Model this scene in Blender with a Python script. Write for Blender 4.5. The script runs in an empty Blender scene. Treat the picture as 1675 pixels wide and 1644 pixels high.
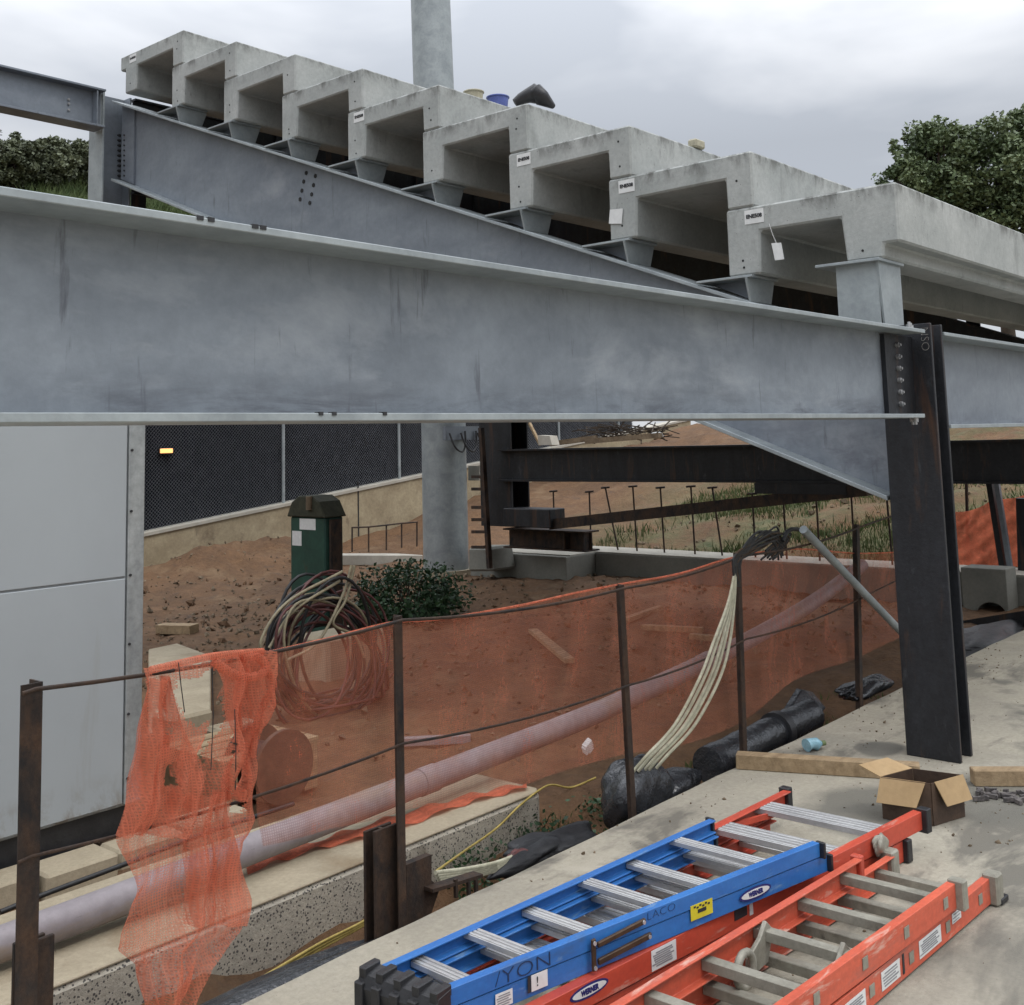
import bpy, bmesh, math, random
import numpy as np
from mathutils import Vector, Matrix
R_ = math.radians
random.seed(7); rng = np.random.default_rng(7)
S = bpy.context.scene
COL = S.collection
# ------------------------------------------------------------------ camera
CM = np.array([[0.6522291062535942, -0.757565885955542, -0.026289187740064408],
               [0.07202339485213266, 0.09645862060495189, -0.9927277396673085],
               [0.7545924883999385, 0.645592489847415, 0.11747558683830402]])
FPX, CYP, EYE = 1817.6176, 504.7489, np.array([0, 0, 1.6])
cd = bpy.data.cameras.new('camera'); cam = bpy.data.objects.new('camera', cd); COL.objects.link(cam)
rgt, dwn, fwd = CM
mw = Matrix(((rgt[0], -dwn[0], -fwd[0], 0), (rgt[1], -dwn[1], -fwd[1], 0), (rgt[2], -dwn[2], -fwd[2], 1.6), (0, 0, 0, 1)))
cam.matrix_world = mw
cd.sensor_width = 36; cd.lens = FPX / 1675 * 36
cd.shift_y = -(822 - CYP) / 1675
cd.clip_start = .05; cd.clip_end = 2000
S.camera = cam
# ------------------------------------------------------------------ sky, sun, exposure
SUN_EL, SUN_AZ = R_(58), math.atan2(-.98, .12)       # direction towards the sun
S.cycles.diffuse_bounces = 1; S.cycles.transparent_max_bounces = 16
w = bpy.data.worlds.new('World'); S.world = w; w.use_nodes = True
nt = w.node_tree; nt.nodes.clear()
def N(t, kind, **kw):
    n = t.nodes.new(kind)
    for k, v in kw.items():
        if k in n.inputs: n.inputs[k].default_value = v
        else: setattr(n, k, v)
    return n
out = N(nt, 'ShaderNodeOutputWorld'); bg = N(nt, 'ShaderNodeBackground', Strength=.1)
sky = N(nt, 'ShaderNodeTexSky', sky_type='NISHITA', sun_disc=False, sun_elevation=SUN_EL,
        sun_rotation=math.pi / 2 - SUN_AZ)
tc = N(nt, 'ShaderNodeTexCoord'); mp = N(nt, 'ShaderNodeMapping'); mp.inputs['Scale'].default_value = (1.2, 1.2, 3.2)
nz = N(nt, 'ShaderNodeTexNoise', Scale=2.1, Detail=5, Roughness=.5, Distortion=.35)
cr = N(nt, 'ShaderNodeValToRGB')
cr.color_ramp.elements[0].position = .39; cr.color_ramp.elements[0].color = (5.5, 5.85, 6.45, 1)
cr.color_ramp.elements[1].position = .64; cr.color_ramp.elements[1].color = (8.9, 9.1, 9.5, 1)
sep = N(nt, 'ShaderNodeSeparateXYZ')
mr = N(nt, 'ShaderNodeMapRange'); mr.inputs['From Min'].default_value = .25; mr.inputs['From Max'].default_value = 1
mr.inputs['To Min'].default_value = .77; mr.inputs['To Max'].default_value = 2.9
mul = N(nt, 'ShaderNodeVectorMath', operation='SCALE')
mx = N(nt, 'ShaderNodeMixRGB'); mx.inputs['Fac'].default_value = .93
L = nt.links.new
L(tc.outputs['Generated'], mp.inputs['Vector']); L(mp.outputs['Vector'], nz.inputs['Vector']); L(nz.outputs['Fac'], cr.inputs['Fac'])
L(tc.outputs['Generated'], sep.inputs['Vector']); L(sep.outputs['Z'], mr.inputs['Value'])
L(cr.outputs['Color'], mul.inputs[0]); L(mr.outputs['Result'], mul.inputs['Scale'])
L(sky.outputs['Color'], mx.inputs['Color1']); L(mul.outputs['Vector'], mx.inputs['Color2'])
L(mx.outputs['Color'], bg.inputs['Color']); L(bg.outputs['Background'], out.inputs['Surface'])
sl = bpy.data.lights.new('sun', 'SUN'); sl.energy = .6; sl.angle = R_(14); sl.color = (1, .96, .9)
so = bpy.data.objects.new('sun', sl); COL.objects.link(so)
sd = Vector((math.cos(SUN_EL) * math.cos(SUN_AZ), math.cos(SUN_EL) * math.sin(SUN_AZ), math.sin(SUN_EL)))
so.rotation_euler = sd.to_track_quat('Z', 'Y').to_euler(); so.location = (0, -10, 20)
S.view_settings.view_transform = 'Standard'; S.view_settings.look = 'None'
S.view_settings.exposure = .25; S.view_settings.gamma = 1

# ------------------------------------------------------------------ helpers
def P(px, py, X=None, Y=None, Z=None):
    d = CM.T @ np.array([(px - 837.5) / FPX, (py - CYP) / FPX, 1.0])
    t = (X / d[0]) if X is not None else (Y / d[1]) if Y is not None else (Z - 1.6) / d[2]
    return Vector(EYE + t * d)
ORG = {}
class MB:
    def __init__(s): s.v = []; s.f = []; s.sm = []
    def add(s, vs, fs, smooth=False):
        o = len(s.v); s.v += [tuple(v) for v in vs]
        s.f += [tuple(i + o for i in f) for f in fs]; s.sm += [smooth] * len(fs)
        return s
    def box(s, lo, hi):
        x0, y0, z0 = lo; x1, y1, z1 = hi
        return s.add([(x0, y0, z0), (x1, y0, z0), (x1, y1, z0), (x0, y1, z0), (x0, y0, z1), (x1, y0, z1), (x1, y1, z1), (x0, y1, z1)],
              [(0, 3, 2, 1), (4, 5, 6, 7), (0, 1, 5, 4), (1, 2, 6, 5), (2, 3, 7, 6), (3, 0, 4, 7)])
    def obox(s, c, ax, ay, az):          # centre and three half-axis vectors
        c = Vector(c); ax = Vector(ax); ay = Vector(ay); az = Vector(az)
        if ax.cross(ay).dot(az) < 0: ay = -ay
        vs = [c + i * ax + j * ay + k * az for k in (-1, 1) for i, j in ((-1, -1), (1, -1), (1, 1), (-1, 1))]
        return s.add(vs, [(0, 3, 2, 1), (4, 5, 6, 7), (0, 1, 5, 4), (1, 2, 6, 5), (2, 3, 7, 6), (3, 0, 4, 7)])
    def bar(s, a, b, w, h, up=(0, 0, 1)):
        a = Vector(a); b = Vector(b); d = (b - a); l = d.length; d.normalize()
        u = Vector(up); sdv = d.cross(u)
        if sdv.length < 1e-4: sdv = d.cross(Vector((0, 1, 0)))
        sdv.normalize(); u = sdv.cross(d)
        return s.obox((a + b) / 2, d * l / 2, sdv * w / 2, u * h / 2)
    def prism(s, poly, vec):
        n = len(poly); poly = [Vector(p) for p in poly]; vec = Vector(vec)
        nn = Vector((0, 0, 0))
        for i in range(n): nn += (poly[i] - poly[0]).cross(poly[(i + 1) % n] - poly[0])
        if nn.dot(vec) > 0: poly = poly[::-1]
        vs = poly + [p + vec for p in poly]
        fs = [tuple(range(n)), tuple(range(2 * n - 1, n - 1, -1))]
        for i in range(n):
            j = (i + 1) % n; fs.append((j, i, i + n, j + n))
        return s.add(vs, fs)
    def tube(s, pts, r, n=8, caps=True, closed=False):
        pts = [Vector(p) for p in pts]; m = len(pts)
        rs = [float(q) for q in r] if isinstance(r, (list, tuple)) else [float(r)] * m
        up = None; vs = []; fs = []
        for i, p in enumerate(pts):
            a = pts[i - 1] if i else (pts[-1] if closed else p); b = pts[(i + 1) % m] if (i < m - 1 or closed) else p
            t = (b - a)
            if t.length < 1e-7: t = Vector((0, 0, 1))
            t.normalize()
            if up is None:
                up = Vector((0, 0, 1)) if abs(t.z) < .9 else Vector((1, 0, 0))
            up = up - t * up.dot(t)
            if up.length < 1e-5: up = t.orthogonal()
            up.normalize(); q = t.cross(up)
            for k in range(n):
                an = 2 * math.pi * k / n
                vs.append(p + rs[i] * (math.cos(an) * up + math.sin(an) * q))
        for i in range(m if closed else m - 1):
            for k in range(n):
                a = i * n + k; b = i * n + (k + 1) % n; j = ((i + 1) % m) * n
                fs.append((a, j + k, j + (k + 1) % n, b)[::-1])
        s.add(vs, fs, True)
        if caps and not closed:
            s.add(vs[:n], [tuple(range(n))]); s.add(vs[-n:], [tuple(range(n - 1, -1, -1))])
        return s
    def build(s, name, mat, parent=None, bevel=0, origin=None):
        me = bpy.data.meshes.new(name)
        if parent is not None: o_ = ORG[parent.name]
        elif origin is not None: o_ = Vector(origin)
        else:
            a = np.array(s.v); o_ = Vector(((a[:, 0].min() + a[:, 0].max()) / 2, (a[:, 1].min() + a[:, 1].max()) / 2, a[:, 2].min()))
        me.from_pydata([(v[0] - o_.x, v[1] - o_.y, v[2] - o_.z) for v in s.v], [], s.f)
        me.polygons.foreach_set('use_smooth', s.sm); me.validate(); me.update()
        ob = bpy.data.objects.new(name, me); COL.objects.link(ob)
        if mat: me.materials.append(mat)
        if parent is not None: ob.parent = parent
        else: ob.location = o_
        ORG[ob.name] = o_
        if bevel:
            m = ob.modifiers.new('bevel', 'BEVEL'); m.width = bevel; m.segments = 1; m.limit_method = 'ANGLE'; m.angle_limit = R_(40)
        return ob
def tag(o, label, cat, group=None):
    o['label'] = label; o['category'] = cat
    if group: o['group'] = group
    return o
def stru(o, kind='structure'): o['kind'] = kind; return o
def thing(name, label, cat, loc, group=None):
    o = bpy.data.objects.new(name, None); COL.objects.link(o); o.location = loc; o.empty_display_size = .1
    ORG[o.name] = Vector(loc); return tag(o, label, cat, group)
def dup_to(o, delta, parent):
    c = o.copy(); COL.objects.link(c); c.parent = parent; c.location = Vector(o.location) + Vector(delta); ORG[c.name] = ORG[o.name]; return c
def bez(pts, n=12):                       # catmull-rom through points
    pts = [Vector(p) for p in pts]; q = [2 * pts[0] - pts[1]] + pts + [2 * pts[-1] - pts[-2]]; r = []
    for i in range(1, len(q) - 2):
        for k in range(n):
            t = k / n; a, b, c, d = q[i - 1:i + 3]
            r.append(.5 * ((2 * b) + (c - a) * t + (2 * a - 5 * b + 4 * c - d) * t * t + (3 * b - a - 3 * c + d) * t ** 3))
    return r + [pts[-1]]
# ------------------------------------------------------------------ materials
def M(name, c1, c2=None, scale=3, rough=.7, metal=0, bump=.15, bscale=70, stretch=(1, 1, 1), stain=None, stain2=None, var=.25, lo=.35, hi=.65, spec=.5, bdist=.004, pits=None, trans=None, nscale=None, grime=None, tst=(1, 1, 1)):
    m = bpy.data.materials.new(name); m.use_nodes = True; t = m.node_tree; b = t.nodes['Principled BSDF']; l = t.links.new
    c2 = c2 or tuple(x * .7 for x in c1)
    tcn = N(t, 'ShaderNodeTexCoord'); oi = N(t, 'ShaderNodeObjectInfo')
    ad = N(t, 'ShaderNodeVectorMath', operation='MULTIPLY_ADD'); l(oi.outputs['Random'], ad.inputs[0]); ad.inputs[1].default_value = (37, 53, 71)
    l(tcn.outputs['Object'], ad.inputs[2])
    def noise(sc, det=6, ro=.6, st=(1, 1, 1), dist=0):
        mpn = N(t, 'ShaderNodeMapping'); mpn.inputs['Scale'].default_value = st; l(ad.outputs[0], mpn.inputs['Vector'])
        n = N(t, 'ShaderNodeTexNoise', Scale=sc, Detail=det, Roughness=ro, Distortion=dist); l(mpn.outputs[0], n.inputs['Vector']); return n
    n1 = noise(scale, 7, .62, stretch, .4)
    r = N(t, 'ShaderNodeValToRGB'); e = r.color_ramp.elements
    e[0].position = lo; e[0].color = (*c1, 1); e[1].position = hi; e[1].color = (*c2, 1); l(n1.outputs['Fac'], r.inputs['Fac'])
    colr = r.outputs['Color']
    if var:
        n2 = noise(nscale or bscale * .6, 4, .7)
        mr_ = N(t, 'ShaderNodeMapRange'); mr_.inputs['From Min'].default_value = .25; mr_.inputs['From Max'].default_value = .75
        mr_.inputs['To Min'].default_value = 1 - var; mr_.inputs['To Max'].default_value = 1 + var; l(n2.outputs['Fac'], mr_.inputs['Value'])
        sc_ = N(t, 'ShaderNodeVectorMath', operation='SCALE'); l(colr, sc_.inputs[0]); l(mr_.outputs[0], sc_.inputs['Scale']); colr = sc_.outputs[0]
    for st in (stain, stain2):
        if st:
            col, sc, a0, a1, sv = st
            n3 = noise(sc, 6, .65, sv, .3)
            rr = N(t, 'ShaderNodeMapRange'); rr.inputs['From Min'].default_value = a0; rr.inputs['From Max'].default_value = a1; l(n3.outputs['Fac'], rr.inputs['Value'])
            mxx = N(t, 'ShaderNodeMixRGB'); l(rr.outputs[0], mxx.inputs['Fac']); l(colr, mxx.inputs['Color1']); mxx.inputs['Color2'].default_value = (*col, 1); colr = mxx.outputs['Color']
    if pits:
        col, sc, th = pits
        vo = N(t, 'ShaderNodeTexVoronoi', Scale=sc); l(ad.outputs[0], vo.inputs['Vector'])
        nn = noise(sc * .25, 3)
        lt = N(t, 'ShaderNodeMath', operation='MULTIPLY'); l(nn.outputs['Fac'], lt.inputs[0]); lt.inputs[1].default_value = th * 2
        l2 = N(t, 'ShaderNodeMath', operation='LESS_THAN'); l(vo.outputs['Distance'], l2.inputs[0]); l(lt.outputs[0], l2.inputs[1])
        mxx = N(t, 'ShaderNodeMixRGB'); l(l2.outputs[0], mxx.inputs['Fac']); l(colr, mxx.inputs['Color1']); mxx.inputs['Color2'].default_value = (*col, 1); colr = mxx.outputs['Color']
    if grime:                                 # dirt gathered along one end of the piece: colour, from, to (share of its height), noise scale
        col, g0, g1, gs, gst = grime
        sx_ = N(t, 'ShaderNodeSeparateXYZ'); l(tcn.outputs['Generated'], sx_.inputs[0])
        gn = noise(gs, 6, .7, gst, .4); ga = N(t, 'ShaderNodeMapRange'); ga.inputs['From Min'].default_value = g0; ga.inputs['From Max'].default_value = g1; l(sx_.outputs['Z'], ga.inputs['Value'])
        gm_ = N(t, 'ShaderNodeMath', operation='MULTIPLY'); gr = N(t, 'ShaderNodeMapRange'); gr.inputs['From Min'].default_value = .46; gr.inputs['From Max'].default_value = .62; l(gn.outputs['Fac'], gr.inputs['Value'])
        l(ga.outputs[0], gm_.inputs[0]); l(gr.outputs[0], gm_.inputs[1])
        mxx = N(t, 'ShaderNodeMixRGB'); l(gm_.outputs[0], mxx.inputs['Fac']); l(colr, mxx.inputs['Color1']); mxx.inputs['Color2'].default_value = (*col, 1); colr = mxx.outputs['Color']
    l(colr, b.inputs['Base Color'])
    nr = noise(scale * 2.3, 4); rm = N(t, 'ShaderNodeMapRange'); rm.inputs['To Min'].default_value = max(0, rough - .12); rm.inputs['To Max'].default_value = min(1, rough + .12); l(nr.outputs['Fac'], rm.inputs['Value']); l(rm.outputs[0], b.inputs['Roughness'])
    b.inputs['Metallic'].default_value = metal; b.inputs['Specular IOR Level'].default_value = spec
    if bump:
        nb = noise(bscale, 5, .7); bp = N(t, 'ShaderNodeBump', Strength=bump, Distance=bdist * 3); l(nb.outputs['Fac'], bp.inputs['Height']); l(bp.outputs[0], b.inputs['Normal'])
    if trans:                                 # open weave: transparent share, its spread and scale
        tr = N(t, 'ShaderNodeBsdfTransparent'); ms = N(t, 'ShaderNodeMixShader'); tl = N(t, 'ShaderNodeBsdfTranslucent'); ma = N(t, 'ShaderNodeMixShader'); ma.inputs[0].default_value = .45
        l(colr, tl.inputs['Color']); l(b.outputs[0], ma.inputs[1]); l(tl.outputs[0], ma.inputs[2])
        nw = noise(trans[2], 5, .65, tst, .3); rw = N(t, 'ShaderNodeMapRange'); rw.inputs['From Min'].default_value = .3; rw.inputs['From Max'].default_value = .7
        rw.inputs['To Min'].default_value = trans[0] - trans[1]; rw.inputs['To Max'].default_value = trans[0] + trans[1]; l(nw.outputs['Fac'], rw.inputs['Value'])
        wv_ = []
        for dr_ in ('X', 'Z'):
            wt = N(t, 'ShaderNodeTexWave', wave_type='BANDS', bands_direction=dr_, Scale=40.0, Distortion=1.0, Detail=1.0); wt.inputs['Detail Scale'].default_value = .4; l(tcn.outputs['Object'], wt.inputs['Vector']); wv_.append(wt.outputs['Fac'])
        mxw = N(t, 'ShaderNodeMath', operation='MAXIMUM'); l(wv_[0], mxw.inputs[0]); l(wv_[1], mxw.inputs[1])
        rv = N(t, 'ShaderNodeMapRange'); rv.inputs['From Min'].default_value = .35; rv.inputs['From Max'].default_value = .95; rv.inputs['To Min'].default_value = .12; rv.inputs['To Max'].default_value = -.13; l(mxw.outputs[0], rv.inputs['Value'])
        sm_ = N(t, 'ShaderNodeMath', operation='ADD', use_clamp=True); l(rw.outputs[0], sm_.inputs[0]); l(rv.outputs[0], sm_.inputs[1])
        l(sm_.outputs[0], ms.inputs[0]); l(ma.outputs[0], ms.inputs[1]); l(tr.outputs[0], ms.inputs[2])
        l(ms.outputs[0], t.nodes['Material Output'].inputs['Surface'])
    return m
galv = M('galvanized steel', (.258, .287, .32), (.182, .205, .236), 1.3, .5, .3, .08, 90, (1, 1, 1.6), stain=((.34, .36, .385), 1.1, .56, .80, (.8, 1, 1.6)), stain2=((.14, .152, .172), 7, .61, .73, (3, 3, .35)), var=.10, nscale=22, grime=((.15, .16, .19), .16, .02, 4.5, (.6, 1, 2.2)))
galvg = M('galvanized girder steel', (.268, .298, .330), (.19, .214, .242), 2.0, .5, .3, .08, 90, (1, 1, 1.6), stain=((.35, .375, .40), 2.4, .53, .76, (.7, 1, 1.7)), stain2=((.125, .135, .155), 8, .62, .72, (3, 3, .3)), var=.10, nscale=22, grime=((.12, .13, .15), .26, .02, 3.6, (.55, 1, 2.8)))
galvl = M('light galvanized steel', (.37, .405, .41), (.27, .30, .31), 5, .5, .25, .06, 60, var=.1, stain=((.25, .28, .29), 6, .6, .75, (1, 1, .5)))
darkst = M('dark mill steel', (.026, .028, .033), (.014, .015, .018), 5, .5, .2, .2, 50, (1, 1, .3), stain=((.085, .045, .028), 5, .56, .72, (2, 2, .25)), stain2=((.06, .063, .07), 11, .62, .74, (1, 1, .4)), var=.35)
ruststeel = M('rusty steel', (.035, .026, .021), (.075, .040, .022), 14, .75, .1, .3, 90, (1, 1, .5), stain=((.014, .013, .013), 9, .5, .66, (1, 1, .5)), var=.35)
bolt_m = M('bolt zinc', (.5, .5, .5), (.3, .3, .3), 30, .4, .6, 0)
boltdark = M('dark bolt', (.05, .05, .055), (.03, .03, .03), 30, .5, .4, 0)
precast = M('precast concrete', (.43, .44, .42), (.33, .345, .33), 2.2, .85, 0, .2, 110, (1, 1, 1), stain=((.24, .25, .235), 3.2, .56, .76, (1.6, 1.6, .6)), stain2=((.16, .16, .15), 13, .66, .76, (1, 1, .35)), var=.13, nscale=40, pits=((.17, .17, .16), 30, .07), grime=((.12, .12, .11), .74, 1.0, 9, (1, 1, .45)))
hole_m = M('dark pit', (.03, .03, .03), (.02, .02, .02), 9, .9, 0, 0)
pave = M('pavement concrete', (.43, .39, .305), (.33, .30, .24), 1.2, .82, 0, .35, 130, stain=((.175, .16, .13), 1.3, .54, .62, (.6, 1.5, 1)), stain2=((.46, .42, .335), 2.4, .58, .72, (1, 1, 1)), var=.16, nscale=45, pits=((.15, .14, .12), 38, .05))
curbc = M('aggregate concrete', (.56, .51, .41), (.43, .39, .32), 3, .9, 0, .5, 60, var=.18, stain=((.2, .17, .12), 2.5, .6, .75, (1, 1, 1)), pits=((.11, .10, .09), 75, .30))
curbtop = M('curb top concrete', (.44, .37, .26), (.33, .275, .19), 2, .9, 0, .25, 80, var=.15, stain=((.22, .15, .08), 2, .56, .75, (1, 1, 1)))
foundc = M('form concrete', (.25, .245, .21), (.19, .19, .165), 2, .85, 0, .15, 50, var=.12)
foundtop = M('troweled concrete', (.5, .47, .4), (.4, .37, .31), 3, .85, 0, .15, 50, var=.1)
retc = M('retaining concrete', (.42, .35, .23), (.31, .25, .16), 2.5, .9, 0, .3, 40, var=.2, stain=((.16, .12, .08), 3, .58, .75, (1, 1, .7)))
panelm = M('painted panel', (.40, .43, .44), (.375, .40, .41), .9, .42, .05, .04, 1.6, var=.03, bdist=.02, stain=((.33, .33, .31), 2.2, .6, .78, (2, 2, .25)), grime=((.24, .215, .18), .16, .0, 6, (1, 1, .6)))
panelu = M('painted panel upper', (.40, .43, .44), (.375, .40, .41), .9, .42, .05, .04, 1.6, var=.03, bdist=.02)
trimm = M('aluminium trim', (.45, .47, .46), (.34, .36, .36), 6, .45, .5, .05, 40, (1, 1, .2))
blackp = M('black plastic', (.016, .016, .018), (.028, .028, .030), 8, .42, 0, .2, 40)
blacksheet = M('black plastic sheet', (.018, .019, .022), (.036, .038, .043), 5, .24, 0, .25, 6, bdist=.03, spec=.8)
screen_m = M('black screen fabric', (.010, .011, .014), (.019, .021, .027), 3, .95, 0, .1, 60, spec=.1)
wire_m = M('chain link wire', (.24, .25, .27), (.17, .18, .20), 8, .55, .4, 0)
cabler = M('maroon cable', (.14, .045, .04), (.08, .03, .028), 9, .5, 0, 0)
cableb = M('black cable', (.018, .018, .02), (.03, .03, .03), 9, .5, 0, 0)
cablet = M('tan cable', (.33, .285, .18), (.22, .185, .12), 12, .6, 0, 0)
cablew = M('cream cable', (.6, .57, .42), (.42, .39, .27), 14, .6, 0, 0)
cabley = M('yellow rope', (.55, .42, .12), (.38, .28, .07), 20, .7, 0, .2, 200)
pvc = M('grey pvc pipe', (.31, .275, .285), (.235, .205, .215), 3, .5, 0, .08, 40, var=.14, stain=((.26, .20, .15), 3.0, .52, .72, (.6, 2, 2)), stain2=((.17, .15, .15), 22, .66, .72, (.3, 3, 3)))
net_m = M('orange net fence', (.76, .27, .155), (.50, .155, .085), 3, .8, 0, .1, 150, var=.2, trans=(.69, .12, 3.2), tst=(2.6, 1, .8))
net_h = M('orange torn net', (.88, .29, .17), (.74, .22, .12), 5, .8, 0, .1, 150, var=.15, trans=(.46, .26, 9), tst=(3.2, 1, .45))
net_far = M('orange safety net', (.85, .24, .13), (.60, .14, .075), 4, .8, 0, .3, 20, var=.25, trans=(.12, .1, 4))
wood = M('lumber', (.40, .29, .17), (.26, .18, .10), 5, .8, 0, .25, 60, (.4, 4, 4), var=.2)
cardb = M('cardboard', (.44, .30, .155), (.36, .24, .12), 5, .85, 0, .1, 60, var=.08)
carddark = M('shaded cardboard', (.085, .05, .03), (.05, .03, .02), 6, .6, 0, .2, 60)  # shade on the box body put into the colour; spool discs reuse it
bluefg = M('blue fiberglass', (.040, .185, .50), (.030, .14, .42), 5, .38, 0, .05, 90, (.5, 3, 3), var=.1, stain=((.06, .11, .19), 5, .58, .76, (.5, 2, 2)), stain2=((.15, .27, .45), 14, .60, .70, (.35, 2, 2)))
redfg = M('red fiberglass', (.58, .085, .045), (.45, .06, .035), 5, .42, 0, .05, 90, (.5, 3, 3), var=.1, stain=((.30, .07, .05), 5, .56, .76, (.4, 2, 2)), stain2=((.58, .26, .20), 14, .60, .70, (.35, 2, 2)))
orangefg = M('worn orange fiberglass', (.66, .125, .065), (.53, .095, .05), 5, .5, 0, .06, 90, (.5, 3, 3), var=.14, stain=((.33, .11, .08), 6, .53, .72, (.4, 2, 2)), stain2=((.66, .38, .30), 13, .58, .68, (.35, 2, 2)))
alu = M('aluminium', (.62, .62, .61), (.45, .45, .45), 9, .36, .45, .06, 80, (3, .5, 3), var=.1)
aluw = M('weathered aluminium', (.36, .34, .28), (.25, .235, .19), 9, .55, .25, .12, 80, var=.18, stain=((.13, .12, .1), 12, .6, .75, (1, 1, 1)))
brownm = M('rusted brace', (.10, .06, .035), (.055, .035, .022), 12, .55, .4, .2, 60)
whitel = M('white sticker', (.74, .74, .72), (.66, .66, .64), 20, .6, 0, 0, var=.05)
yellowl = M('yellow sticker', (.72, .62, .03), (.6, .5, .03), 20, .6, 0, 0, var=.05)
navy = M('navy print', (.02, .025, .16), (.02, .025, .13), 9, .5, 0, 0, var=0)
ink = M('ink', (.02, .02, .025), (.03, .03, .03), 9, .7, 0, 0, var=0)
greyink = M('grey print', (.22, .22, .23), (.3, .3, .3), 9, .7, 0, 0, var=0)
inkblue = M('marker ink', (.012, .03, .09), (.012, .03, .08), 9, .7, 0, 0, var=0)
chalk = M('chalk mark', (.42, .40, .37), (.25, .23, .21), 60, .9, 0, 0)
greenb = M('green painted steel', (.020, .075, .055), (.014, .05, .038), 4, .5, .1, .1, 40, var=.15, stain=((.05, .05, .03), 5, .62, .78, (1, 1, .4)))
capm = M('dirty dark cap', (.028, .030, .018), (.05, .05, .03), 9, .9, 0, .3, 40)
bottlem = M('blue plastic bottle', (.30, .50, .58), (.2, .4, .5), 9, .15, 0, 0)
buckb = M('blue bucket', (.10, .14, .40), (.08, .11, .32), 9, .4, 0, 0)
buckt = M('beige bucket', (.45, .42, .30), (.36, .33, .24), 9, .6, 0, .1)
leaf1 = M('dark leaf', (.15, .19, .085), (.07, .105, .045), 1.2, .55, 0, 0, var=.6, nscale=6)
leaf2 = M('shrub leaf', (.15, .17, .095), (.065, .08, .048), 1.5, .6, 0, 0, var=.6, nscale=6)
leaf3 = M('bush leaf', (.05, .11, .04), (.025, .055, .025), 4, .5, 0, 0, var=.4, nscale=9)
grassm = M('grass blade', (.095, .125, .035), (.05, .085, .022), 1.2, .7, 0, 0, var=.3, nscale=3)
drygrass = M('dry grass blade', (.20, .17, .075), (.09, .105, .035), 1.3, .8, 0, 0, var=.3, nscale=5)
bark = M('bark', (.07, .05, .035), (.04, .03, .02), 8, .9, 0, .5, 30)
stone = M('rubble stone', (.22, .165, .105), (.10, .07, .043), 3, .9, 0, .3, 40, var=.3)

# ground: dirt, grassy where the bank rises
def ground_mat():
    m = M('dirt', (.185, .098, .045), (.105, .057, .028), 1.1, .95, 0, .6, 22, var=.30, lo=.3, hi=.7, bdist=.02, stain=((.225, .145, .078), 1.7, .56, .75, (1, 1, 1)), stain2=((.085, .055, .036), 2.6, .60, .72, (1, 1, 1)))
    t = m.node_tree; l = t.links.new; b = t.nodes['Principled BSDF']; src = b.inputs['Base Color'].links[0].from_socket
    g = N(t, 'ShaderNodeNewGeometry'); sp = N(t, 'ShaderNodeSeparateXYZ'); l(g.outputs['Position'], sp.inputs[0])
    n = N(t, 'ShaderNodeTexNoise', Scale=.9, Detail=6, Roughness=.7); l(g.outputs['Position'], n.inputs['Vector'])
    def ramp(inp, a, b_): r = N(t, 'ShaderNodeMapRange'); r.inputs['From Min'].default_value = a; r.inputs['From Max'].default_value = b_; l(inp, r.inputs['Value']); return r.outputs[0]
    m1 = N(t, 'ShaderNodeMath', operation='MULTIPLY'); l(ramp(sp.outputs['X'], 12.8, 14.5), m1.inputs[0]); l(ramp(n.outputs['Fac'], .38, .58), m1.inputs[1])
    my = N(t, 'ShaderNodeMath', operation='MULTIPLY'); l(ramp(sp.outputs['Y'], 12.6, 9.5), my.inputs[0]); l(m1.outputs[0], my.inputs[1])
    m2 = N(t, 'ShaderNodeMath', operation='MAXIMUM'); l(my.outputs[0], m2.inputs[0]); l(ramp(sp.outputs['Y'], 19, 22), m2.inputs[1])
    mxx = N(t, 'ShaderNodeMixRGB'); l(m2.outputs[0], mxx.inputs['Fac']); l(src, mxx.inputs['Color1']); 
    n2 = N(t, 'ShaderNodeTexNoise', Scale=6, Detail=5, Roughness=.7); l(g.outputs['Position'], n2.inputs['Vector'])
    rr = N(t, 'ShaderNodeValToRGB'); rr.color_ramp.elements[0].color = (.06, .075, .025, 1); rr.color_ramp.elements[1].color = (.17, .145, .07, 1); rr.color_ramp.elements[0].position = .35; rr.color_ramp.elements[1].position = .65
    l(n2.outputs['Fac'], rr.inputs['Fac']); l(rr.outputs[0], mxx.inputs['Color2']); l(mxx.outputs[0], b.inputs['Base Color'])
    return m
dirt = ground_mat()

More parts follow.
